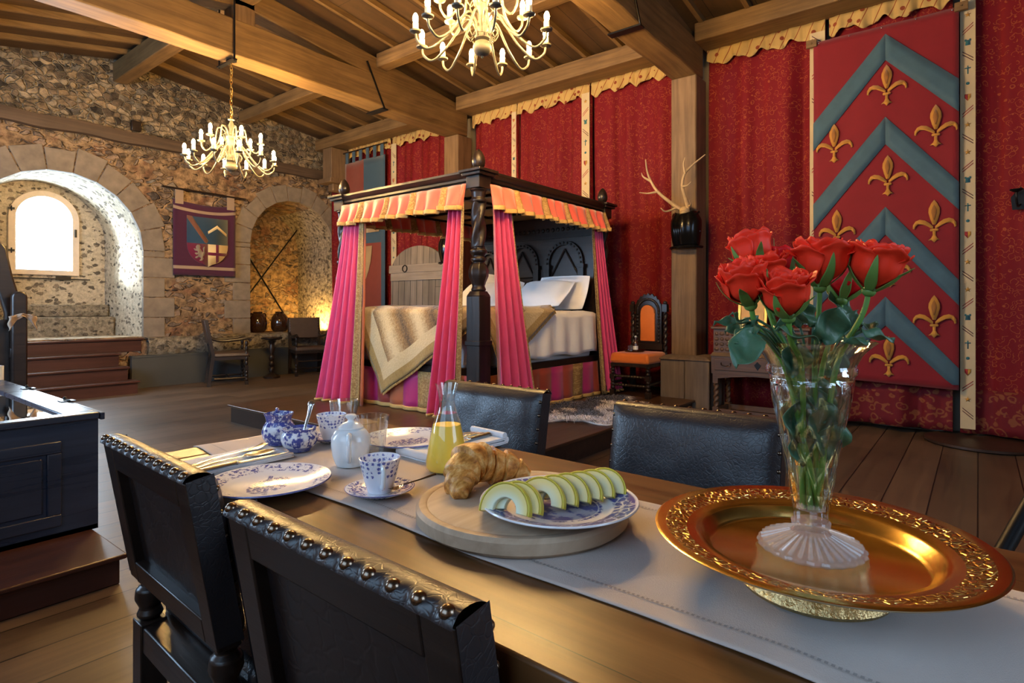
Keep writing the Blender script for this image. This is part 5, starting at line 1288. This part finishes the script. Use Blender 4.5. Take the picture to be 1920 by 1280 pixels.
# juice carafe
M_['carafe'] = thin_glass('carafe glass', (.98, .99, .985), 1.2)
cf = thing('juice_carafe', 'glass carafe half full of orange juice', 'carafe', (.885, .880, TZ - .001))
cp = [(0, .001), (.040, 0), (.0445, .006), (.0445, .02), (.038, .06), (.030, .098), (.0215, .122), (.017, .138), (.0165, .150), (.019, .165), (.0245, .182)]
MB().lathe(cp + [(.0230, .1825), (.0175, .165), (.015, .15), (.0155, .138), (.02, .121)], 48).build('glass_body', M_['carafe'], cf)
MB().lathe([(0, .003), (.039, .003), (.0432, .008), (.0432, .02), (.0367, .06), (.0290, .0965), (0, .0965)], 48).build('juice', M_['juice'], cf)
# bread board, croissant, plate of melon
tag(MB().lathe([(0, 0), (.166, 0), (.173, .006), (.173, .022), (.168, .028), (.158, .0285), (.155, .0268), (.151, .0285), (0, .029)], 96).build('bread_board', M_['board'], None, loc=(.768, .590, TZ - .001), ang=35), 'round pale wooden bread board under the croissant and melon plate', 'board')
BZt = TZ + .0282
plate('melon_plate', 'blue willow bordered plate of melon slices on the bread board', (.755, .508, BZt), .122, m_willow, rz=.4)
def slice_(k, label):
    x, y = lerp(.664, .822, k / 7.), lerp(.541, .478, k / 7.)
    x += (.012 if k >= 2 else 0) - (.006 if k == 1 else 0); y -= (.004 if k >= 2 else 0)
    lean = .42 + .03 * k; s = 1 - .012 * k
    nrm = Vector((-.90 + .02 * k, -.30 + .0 * k, .40 + .02 * k)).normalized()
    M = basis((0, 0, 0), nrm, (-nrm.y, nrm.x, 0)); 
    if (M @ Vector((0, 1, 0))).z < 0: M = basis((0, 0, 0), nrm, (nrm.y, -nrm.x, 0))
    t = thing('melon_slice', label, 'melon', (x, y, BZt + .0145), 0, 'melon slices on the blue plate'); n = 18
    Ro, Ri, Rr = .0375 * s, .017 * s, .0345 * s
    A = [lerp(-.12, PI + .12, i / n) for i in range(n + 1)]
    wedge = lambda r: .0035 + .005 * r / Ro
    def ringm(ra, rb, mat, nm):
        mb = MB(); vs = []
        for a in A:
            for r, sg in ((ra, -1), (ra, 1), (rb, 1), (rb, -1)):
                vs.append(M @ Vector((r * cos(a) * 1.05, r * sin(a) * 1.08 + .003, sg * wedge(r))))
        fs = [(i * 4 + j, i * 4 + (j + 1) % 4, i * 4 + 4 + (j + 1) % 4, i * 4 + 4 + j) for i in range(n) for j in range(4)] + [(0, 1, 2, 3), tuple(n * 4 + j for j in range(4))[::-1]]
        mb.add(vs, fs); return mb.build(nm, mat, t, bevel=.0012)
    ringm(Ri, Rr, M_['flesh'], 'flesh'); ringm(Rr + .0002, Ro, M_['rind'], 'rind')
    return t
ords = ['first melon slice at the front left of the plate, its whole arch showing', 'second melon slice, tucked behind the front one', 'third melon slice, starting the rear run of six', 'fourth melon slice in the row on the blue plate', 'fifth melon slice in the row on the blue plate', 'sixth melon slice in the row on the blue plate', 'seventh melon slice, last but one towards the vase', 'last melon slice, at the end of the row towards the vase']
for k in range(8): slice_(k, ords[k])
def cro():
    P = curve([(.697, .662, .006), (.722, .688, .020), (.757, .697, .044), (.795, .688, .032), (.828, .664, .025), (.853, .640, .010)], 16); n = len(P); mb = MB(); W = 20
    rs = []
    for k in range(n):
        t = k / (n - 1); env = .010 + .026 * sin(PI * t) ** .8; seg = (t * 8.0) % 1.0
        rs.append(env * (1.10 - .26 * seg))
    vs = []
    for k, p in enumerate(P):
        tn = (P[min(k + 1, n - 1)] - P[max(0, k - 1)]).normalized(); sd = tn.cross(Vector((0, 0, 1))).normalized(); up = sd.cross(tn)
        for i in range(W):
            a = 2 * PI * i / W; r = rs[k] * (1 + .05 * noise.noise(Vector((k * .2, cos(a), sin(a) * 1.5)))) 
            vs.append(p + sd * cos(a) * r + up * sin(a) * r * .92)
    fs = [(k * W + i, k * W + (i + 1) % W, (k + 1) * W + (i + 1) % W, (k + 1) * W + i) for k in range(n - 1) for i in range(W)] + [tuple(range(W))[::-1], tuple((n - 1) * W + i for i in range(W))]
    zmin = min(v.z for v in vs)
    for v in vs: v.z = max(v.z, .001)
    t = NT('flaky croissant crust'); co = t.co(); nz = t.noise(t.vm('MULTIPLY', co, (40, 90, 60)), 1., 5, .65)
    col = t.ramp(nz, [(.3, (.26, .08, .015)), (.5, (.62, .28, .06)), (.68, (.86, .56, .22))])
    m = t.end(t.bsdf(col, .42, 0, .4, t.bump(nz, .5, .004)))
    return tag(mb.add(vs, fs).build('croissant', m, None, ang=70, loc=(0, 0, BZt)), 'golden flaky croissant on the bread board behind the melon plate', 'croissant')
cro()
# footed brass tray
ty_ = thing('footed_tray', 'large round engraved brass tray on a low embossed foot', 'tray', (.800, .160, TZ - .002))
def brass():
    t = NT('engraved brass'); co = t.co(); x, y, z = t.xyz(co); r = t.math('SQRT', t.math('ADD', t.math('MULTIPLY', x, x), t.math('MULTIPLY', y, y)))
    n = t.voro(co, 120., 'DISTANCE_TO_EDGE'); band = t.math('MULTIPLY', t.math('GREATER_THAN', r, .150), t.math('LESS_THAN', r, .176))
    h = t.math('MULTIPLY', t.step(n, .0, .25), band)
    patina = t.noise(co, 13., 5); col = t.mix(t.step(patina, .42, .68), (.84, .60, .20), (.66, .42, .11))
    return t.end(t.bsdf(col, t.math('ADD', .13, t.math('MULTIPLY', patina, .14)), 1., .5, t.bump(h, .8, .003)))
mbz = brass()
MB().lathe([(0, .034), (.118, .034), (.128, .039), (.133, .050), (.140, .054), (.186, .0635), (.190, .067), (.186, .0685), (.140, .058), (.131, .0555), (.124, .0435), (.116, .0385), (0, .0385)], 128).build('tray', mbz, ty_, ang=60)
def foot(r, z, a): return r * (1 + .018 * sin(18 * a) * (1 if .008 < z < .03 else 0))
MB().lathe([(.0, .001), (.083, .0), (.085, .004), (.082, .009), (.076, .020), (.068, .031), (.07, .0338), (0, .0338)], 144, fn=foot).build('foot', plain('embossed pale brass', (.74, .55, .26), .3, 1., nscale=150, namt=.3, bump=.9), ty_)
# crystal vase
VX, VY, VZ = .820, .167, TZ + .0368
vs_ = thing('crystal_vase', 'tall cut crystal trumpet vase standing on the brass tray', 'vase', (VX, VY, VZ)); vs_.scale = (1, 1, 1.025)
def cut(r, z, a):
    k = smooth(.05, .07, z) * (1 - smooth(.205, .215, z)); q = (z - .05) * 38
    return r * (1 + k * (.030 * abs(cos(6 * a + q)) + .030 * abs(cos(6 * a - q)) - .03)) * (1 + .02 * smooth(.245, .25, z) * cos(40 * a))
outer = [(.020, .034), (.0205, .045), (.027, .09), (.036, .14), (.0455, .19), (.049, .215), (.053, .219), (.053, .224), (.051, .228), (.057, .24), (.067, .252), (.073, .2565)]
pr = []
for (a, b), (c, d) in zip(outer, outer[1:]):
    st_ = max(1, int((d - b) / .006))
    for q in range(st_): pr.append((lerp(a, c, q / st_), lerp(b, d, q / st_)))
pr.append(outer[-1]); inner_ = [(.0715, .2575), (.065, .251), (.055, .239), (.048, .226), (.046, .212), (.034, .14), (.025, .09), (.0175, .05), (0, .044)]
MB().lathe([(0, .032)] + pr + inner_, 96, fn=cut).build('bowl', M_['vaseglass'], vs_, ang=18)
MB().lathe([(0, 0), (.060, 0), (.0625, .003), (.0615, .006), (.040, .013), (.024, .020), (.019, .026), (.0225, .029), (.023, .034), (.0, .036)], 96, fn=lambda r, z, a: r * (1 + (.02 * cos(24 * a) if r > .03 else 0)), mi=0).build('foot', M_['crystal'], vs_, ang=20)
mb = MB()
for k in range(32):
    a = 2 * PI * k / 32; mb.tube([(.024 * cos(a), .024 * sin(a), .0215), (.058 * cos(a), .058 * sin(a), .0085)], [.0012, .0028], 6)
mb.build('foot_flute', M_['crystal'], vs_)
MB().lathe([(0, .046), (.016, .05), (.0235, .09), (.0325, .14), (.041, .185), (0, .185)], 40).build('water', M_['water'], vs_)

# ------------------------------------------------------------------ roses
def bloom_mesh(seed, op, mats):
    r_ = random.Random(seed); mb = MB()
    layers = [(3, .007, .006, .046, 2.7, 0, .8), (4, .011, .012, .053, 2.1, .05, 1), (5, .0170, .016, .056, 1.7, .25, 1), (5, .0215, .0205, .055, 1.6, .5, 1), (5, .0245, .0235, .050, 1.6, .8, 1)]
    for li, (n, rm, rt, h, wd, curl, _) in enumerate(layers):
        ph = r_.uniform(0, 6)
        for k in range(n):
            a0 = ph + 2 * PI * k / n + r_.uniform(-.15, .15); w = wd * r_.uniform(.9, 1.1); hh = h * r_.uniform(.94, 1.06); cu = curl * op * r_.uniform(.6, 1.3); rt_ = rt * (1 + .18 * op)
            def f(u, v, a0=a0, w=w, hh=hh, cu=cu, rm=rm, rt=rt_, li=li, k=k):
                s = 2 * u - 1; wv = (.35 + .65 * sin(min(1, v * 1.25) * PI / 2)) * (1 - .25 * smooth(.8, 1., v)); a = a0 + s * w / 2 * wv
                base = rm * sin(min(1, v * 2.0) * PI / 2); r = base + (rt - rm) * v ** 2 + .0012 * s
                c = smooth(.72, 1., v); r += c * cu * .010 * (1 - .2 * s * s); z = hh * v * (1 - .10 * s * s) - c * cu * .006
                r += .0009 * sin(s * 7 + k) * v; z += .0015 * sin(s * 5 + k * 2) * c
                return (r * cos(a), r * sin(a), z)
            mb.sheet(f, 12, 12)
    return mb
blooms = []
def leaf_mb(base, tip, width, up=(0, 0, 1), droop=.15):
    b, t = Vector(base), Vector(tip); d = t - b; L = d.length; dn = d.normalized(); sd = dn.cross(Vector(up)).normalized(); nm = sd.cross(dn)
    def f(u, v):
        s = 2 * u - 1; w = width / 2 * (sin(PI * min(1, v ** .8)) ** .75 + .02) * (1 - .0 * v)
        ser = 1 + .05 * abs(sin(v * 40)) * abs(s)
        return b + dn * L * v + sd * s * w * ser + nm * (.16 * width * abs(s) - droop * L * v * v * .5 + .004 * sin(v * 9 + s * 2))
    return MB().sheet(f, 10, 18)
# (bloom centre, openness, deep red?, label)
ROSES = [((.830, .242, 1.175), .75, 0, 'coral red rose rising highest at the back left of the bouquet'),
         ((.777, .212, 1.140), .9, 0, 'coral red rose above the leftmost one, tall open head'),
         ((.718, .218, 1.128), .5, 0, 'leftmost coral red rose, half open with long sepals'),
         ((.718, .172, 1.114), .8, 0, 'lowest coral red rose at the front of the bouquet, frilled top'),
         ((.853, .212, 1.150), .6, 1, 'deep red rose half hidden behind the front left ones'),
         ((.812, .154, 1.152), 1., 0, 'large coral red rose in the middle of the bouquet'),
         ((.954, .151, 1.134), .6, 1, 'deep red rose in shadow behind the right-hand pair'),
         ((.829, .098, 1.146), .9, 0, 'rightmost coral red rose, wide open')]
rose_objs = []
for i, (c, op, deep, lab) in enumerate(ROSES):
    c = Vector(c); ang = i * 2.4; foot_ = Vector((VX + .010 * cos(ang), VY + .010 * sin(ang), VZ + .052))
    out = Vector((c.x - VX, c.y - VY, 0)); axis = Vector((out.x * .55, out.y * .55, .16)).normalized()
    base = c - axis * .027
    t = thing('rose', lab, 'rose', base, 0, 'roses in the crystal vase'); L_ = lambda p: Vector(p) - base
    mt = basis((0, 0, 0), axis)
    mb = bloom_mesh(20 + i, op, None); sc_ = 1.0 * (1.1 if i in (5, 7) else 1)
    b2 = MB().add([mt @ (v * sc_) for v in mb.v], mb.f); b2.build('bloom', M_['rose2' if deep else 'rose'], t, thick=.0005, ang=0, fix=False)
    mb = MB().ball((0, 0, -.001), (.008, .008, .007), 12, 8, M=mt)
    for k in range(5):
        a = 2 * PI * k / 5 + i
        def sp(u, v, a=a, k=k):
            s = 2 * u - 1; w = .0085 * (1 - v) ** .7 * (.4 + .6 * sin(min(1, v * 3) * PI / 2)); r = .005 + .0225 * sin(min(1, v * 1.35) * PI / 2) * sc_ + (.014 * max(0, v - .6) ** 1 * (2 if k % 2 else .6)); z = -.002 + .040 * v * sc_ - (.016 * max(0, v - .55) if k % 2 else 0)
            return mt @ Vector((r * cos(a) - s * w * sin(a), r * sin(a) + s * w * cos(a), z))
        mb.sheet(sp, 6, 12)
    mb.build('sepal', M_['sepal'], t, thick=.0006, ang=0, fix=False)
    pinch = Vector((VX + out.x * .42, VY + out.y * .42, VZ + .235)); pl = Vector((VX, VY, 0))
    q = Vector((pinch.x - VX, pinch.y - VY)); 
    if q.length > .050: q = q.normalized() * .050
    pinch = Vector((VX + q.x, VY + q.y, VZ + .235)); mid = foot_.lerp(pinch, .5); mid.x = VX + (mid.x - VX) * .9; mid.y = VY + (mid.y - VY) * .9
    P = curve([L_(foot_), L_(mid), L_(pinch), L_(base - axis * .03), L_(base)], 8); mb = MB().tube(P, [lerp(.0037, .0030, k / (len(P) - 1)) for k in range(len(P))], 9)
    for k in range(5):
        p = P[4 + k * 5]; dd = Vector((cos(k * 2.1 + i), sin(k * 2.1 + i), .3)); mb.tube([p, p + dd * .006], [.0016, .0002], 5)
    mb.build('stem', M_['stem'], t)
    rose_objs.append((t, base))
LEAVES = [(2, (.690, .200, 1.070), (.642, .203, 1.036), .036), (3, (.777, .147, 1.059), (.768, .127, 1.102), .042), (3, (.774, .151, 1.057), (.702, .177, 1.078), .026), (1, (.751, .212, 1.084), (.698, .247, 1.083), .014), (2, (.719, .204, 1.079), (.668, .214, 1.058), .022), (7, (.829, .114, 1.069), (.826, .078, 1.060), .024), (6, (.897, .125, 1.072), (.934, .108, 1.078), .020), (3, (.775, .172, 1.057), (.772, .180, 1.014), .036), (5, (.850, .136, 1.045), (.832, .150, 1.010), .026), (0, (.816, .195, 1.074), (.823, .203, 1.104), .024), (6, (.934, .143, 1.085), (.942, .166, 1.126), .028), (3, (.786, .200, 1.071), (.758, .172, 1.086), .018), (0, (.755, .223, 1.081), (.735, .247, 1.068), .022), (7, (.885, .140, 1.061), (.919, .129, 1.095), .026), (4, (.805, .176, 1.073), (.850, .185, 1.098), .026), (7, (.800, .125, 1.058), (.772, .098, 1.060), .020),
          (4, (0.832, 0.195, 0.985), (0.845, 0.190, 0.935), .044),
          (6, (0.845, 0.170, 0.990), (0.850, 0.155, 0.940), .044),
          (3, (0.790, 0.180, 0.985), (0.800, 0.175, 0.930), .044),
          (5, (0.800, 0.148, 0.985), (0.810, 0.155, 0.925), .044),
          (0, (0.830, 0.185, 0.955), (0.825, 0.170, 0.905), .044),
          (7, (0.815, 0.140, 0.960), (0.825, 0.152, 0.905), .044),
          (1, (0.805, 0.180, 0.945), (0.815, 0.170, 0.895), .044),
          (5, (.826, .165, 1.00), (.808, .150, .955), .026), (4, (.832, .178, .99), (.830, .160, .945), .026), (6, (.835, .160, 1.01), (.838, .150, .96), .028), (1, (.812, .176, 1.00), (.812, .168, .94), .024), (0, (.82, .18, .965), (.825, .165, .915), .02), (7, (.825, .158, .975), (.818, .166, .92), .02),
          (2, (.715, .210, 1.075), (.690, .225, 1.092), .02), (5, (.800, .160, 1.075), (.790, .170, 1.108), .02), (4, (.84, .20, 1.08), (.87, .215, 1.10), .024)]
for i, b, tpp, w in LEAVES:
    t, base = rose_objs[i]; b, tpp = Vector(b) - base, Vector(tpp) - base
    up = (-.5, -.6, .35) if abs((tpp - b).normalized().z) > .6 else (-.25, -.3, 1)
    mb = leaf_mb(b, tpp, w, up); bw = Vector(b) + base; ax = Vector((VX + (bw.x - VX) * .55, VY + (bw.y - VY) * .55, bw.z - .03)) - base
    if bw.z > 1.04: mb.tube([ax, (ax + b) / 2 + Vector((0, 0, .006)), b], .0012, 6)
    mb.build('leaf', M_['leaf'], t, thick=.0005, ang=0, fix=False)
# black tripod leg at the right edge
tl = thing('tripod', 'black tripod legs at the right edge of the photo beside the table end', 'tripod', (1.45, -.16, 0))
MB().tube([(-.235, .150, .66), (-.06, .03, .90), (0, 0, 1.0)], .012, 10).tube([(-.235, .150, .66), (-.55, .37, .0)], .010, 10).build('leg', M_['iron'], tl)
MB().tube([(0, 0, 1.0), (.38, .10, .0)], .012, 10).build('leg', M_['iron'], tl)
MB().tube([(0, 0, 1.0), (-.02, -.42, .0)], .012, 10).build('leg', M_['iron'], tl)
MB().tube([(-.205, .121, .66), (0, 0, .62), (0, 0, 1.0)], .007, 8).lathe([(0, .98), (.03, .98), (.03, 1.10), (.05, 1.11), (.05, 1.13), (0, 1.13)], 16).build('centre_column', M_['iron'], tl)

# ------------------------------------------------------------------ chandeliers
def arm_meshes(r, zhub, zpan, rise, low):
    pts = curve([(.03, 0, zhub), (.06, 0, zhub + rise * .8), (.12, 0, zhub + rise), (r * .55, 0, lerp(zhub + rise, low, .62)), (r * .80, 0, low), (r * .965, 0, lerp(low, zpan, .38)), (r, 0, zpan)], 7)
    a = MB().tube(pts, .0075, 8)
    a.tube(curve([(.075, 0, zhub + rise * .5), (.10, 0, zhub + rise * .1), (.075, 0, zhub - .03), (.055, 0, zhub - .01)], 5), .004, 6)
    pan = MB().lathe([(.008, zpan - .012), (.02, zpan - .006), (.033, zpan - .002), (.036, zpan + .006), (.03, zpan + .003), (.0, zpan + .002)], 20, TM(r, 0))
    tb_ = MB().lathe([(.0175, zpan + .003), (.0175, zpan + .052), (.0, zpan + .052)], 16, TM(r, 0))
    bl_ = MB().lathe([(.009, zpan + .052), (.0145, zpan + .066), (.0165, zpan + .080), (.013, zpan + .098), (.006, zpan + .110), (0, zpan + .113)], 14, TM(r, 0))
    return a, pan, tb_, bl_
def chandelier(label, loc, chain_top, rz):
    t = thing('chandelier', label, 'chandelier', loc, rz, 'two tier chandeliers')
    MB().ball((0, 0, .05), (.058, .058, .05), 28, 14).ball((0, 0, -.006), (.009, .009, .009), 10, 6).lathe([(.02, .09), (.045, .105), (.05, .125), (.03, .14), (.0, .14)], 24).build('ball', M_['pewter'], t)
    MB().lathe([(.028, .13), (.042, .15), (.042, .165), (.025, .18), (.02, .22), (.03, .26), (.036, .29), (.03, .315), (.042, .33), (.042, .345), (.022, .36), (.018, .42), (.028, .45), (.016, .48), (.012, .50), (.03, .508), (.03, .514), (0, .516)], 24).build('column', M_['pewter'], t)
    protos = []
    for (cnt, r, zh, zp, rise, low, ph) in ((12, .405, .13, .105, .10, .015, .13), (6, .27, .32, .285, .10, .195, .3)):
        a, pn, tbb, bb = arm_meshes(r, zh, zp, rise, low); first = None
        for k in range(cnt):
            if first is None:
                first = a.build('arm', M_['pewter'], t, ang=0); subs = [pn.build('drip_pan', M_['pewter'], first), tbb.build('candle_tube', M_['candle'], first), bb.build('bulb', M_['bulb'], first, ang=0)]; o = first
            else:
                o = first.copy(); C.objects.link(o); o.parent = t
                for s_ in subs: c_ = s_.copy(); C.objects.link(c_); c_.parent = o
            o.rotation_euler.z = ph + 2 * PI * k / cnt
    mb = MB(); z = .52; k = 0; H_ = chain_top - loc[2]
    while z < H_:
        lk = [Vector((.011 * cos(q * PI / 5), 0, .02 + .021 * sin(q * PI / 5))) for q in range(11)]
        M = Matrix.Rotation(PI / 2 * (k % 2), 4, 'Z'); M.translation = (0, 0, z)
        mb.tube(lk, .003, 6, M=M); z += .034; k += 1
    mb.tube([(.014 * sin(q * .9), .012 * cos(q * .9), lerp(.52, H_, q / 20)) for q in range(21)], .0025, 6)
    mb.build('chain', M_['gilt'], t)
    MB().lathe([(.05, H_ - .012), (.05, H_), (0, H_)], 16).build('ceiling_hook', M_['iron'], t)
    return t
chandelier('lit two tier brass chandelier hanging from the far beam before the stone wall', (2.80, 5.76, 2.43), 3.53, .1)
chandelier('lit two tier brass chandelier nearest the camera, cut by the top of the photo', (2.70, 2.38, 2.635), 3.53, .25)

# ------------------------------------------------------------------ daylight: the unseen windows behind and left of the camera
def lit_window(num, loc, rz, w, h, s, col=(.60, .78, 1.)):
    t = bpy.data.objects.new('window_%d' % num, None); C.objects.link(t); t.location = loc; t.rotation_euler.z = rz; t['kind'] = 'structure'; t['label'] = 'daylit leaded window outside the photo'
    MB().box(-w / 2 - .06, w / 2 + .06, -.03, .05, -.06, 0).box(-w / 2 - .06, w / 2 + .06, -.03, .05, h, h + .06).box(-w / 2 - .06, -w / 2, -.03, .05, 0, h).box(w / 2, w / 2 + .06, -.03, .05, 0, h).box(-.02, .02, -.02, .04, 0, h).build('window_frame', M_['frame'], t)
    MB().add([(-w / 2, .0, 0), (w / 2, .0, 0), (w / 2, .0, h), (-w / 2, .0, h)], [(3, 2, 1, 0)]).build('pane', emis('daylit pane %d' % num, col, s), t, fix=False)
lit_window(2, (-1.58, .5, 1.3), -PI / 2, 2.2, 2.0, 3.2, (.46, .70, 1.))
lit_window(3, (-1.58, 5.6, 1.2), -PI / 2, 1.8, 1.9, 22., (.46, .70, 1.))
lit_window(4, (1.6, -2.98, 1.3), 0, 1.8, 1.8, 6., (.55, .75, 1.))
w = bpy.data.worlds.new('sky'); bpy.context.scene.world = w; w.use_nodes = True
w.node_tree.nodes['Background'].inputs[0].default_value = (.68, .84, 1., 1); w.node_tree.nodes['Background'].inputs[1].default_value = 55.
pl = bpy.data.lights.new('window_portal', 'AREA'); pl.shape = 'RECTANGLE'; pl.size = .8; pl.size_y = 1.2; pl.cycles.is_portal = True
po = bpy.data.objects.new('window_portal', pl); C.objects.link(po); po.location = (2.33, YB + .28, 2.1); po.rotation_euler = (rad(-90), 0, 0)

su = bpy.data.lights.new('sun', 'SUN'); su.energy = 26.; su.angle = rad(14); su.color = (.90, .95, 1.)
so = bpy.data.objects.new('sun', su); C.objects.link(so); so.location = (-2, 12, 5); so.rotation_euler = Vector((.64, -.60, -.18)).to_track_quat('-Z', 'Y').to_euler()
cam = bpy.data.cameras.new('camera'); cam.sensor_width = 36; cam.lens = 36 * 1100 / 1920; cam.shift_y = -65 / 1920; cam.clip_start = .03
co = bpy.data.objects.new('camera', cam); C.objects.link(co); co.location = (0, 0, 1.10); co.rotation_euler = (rad(90), 0, rad(38.5 - 90))
S_ = bpy.context.scene; S_.camera = co
S_.view_settings.view_transform = 'Standard'; S_.view_settings.look = 'None'; S_.view_settings.exposure = .28; S_.view_settings.gamma = 1.
S_.cycles.use_denoising = True; S_.cycles.max_bounces = 10; S_.cycles.transparent_max_bounces = 24; S_.cycles.sample_clamp_indirect = 6.; S_.cycles.use_light_tree = True
S_.cycles.caustics_reflective = False; S_.cycles.caustics_refractive = False
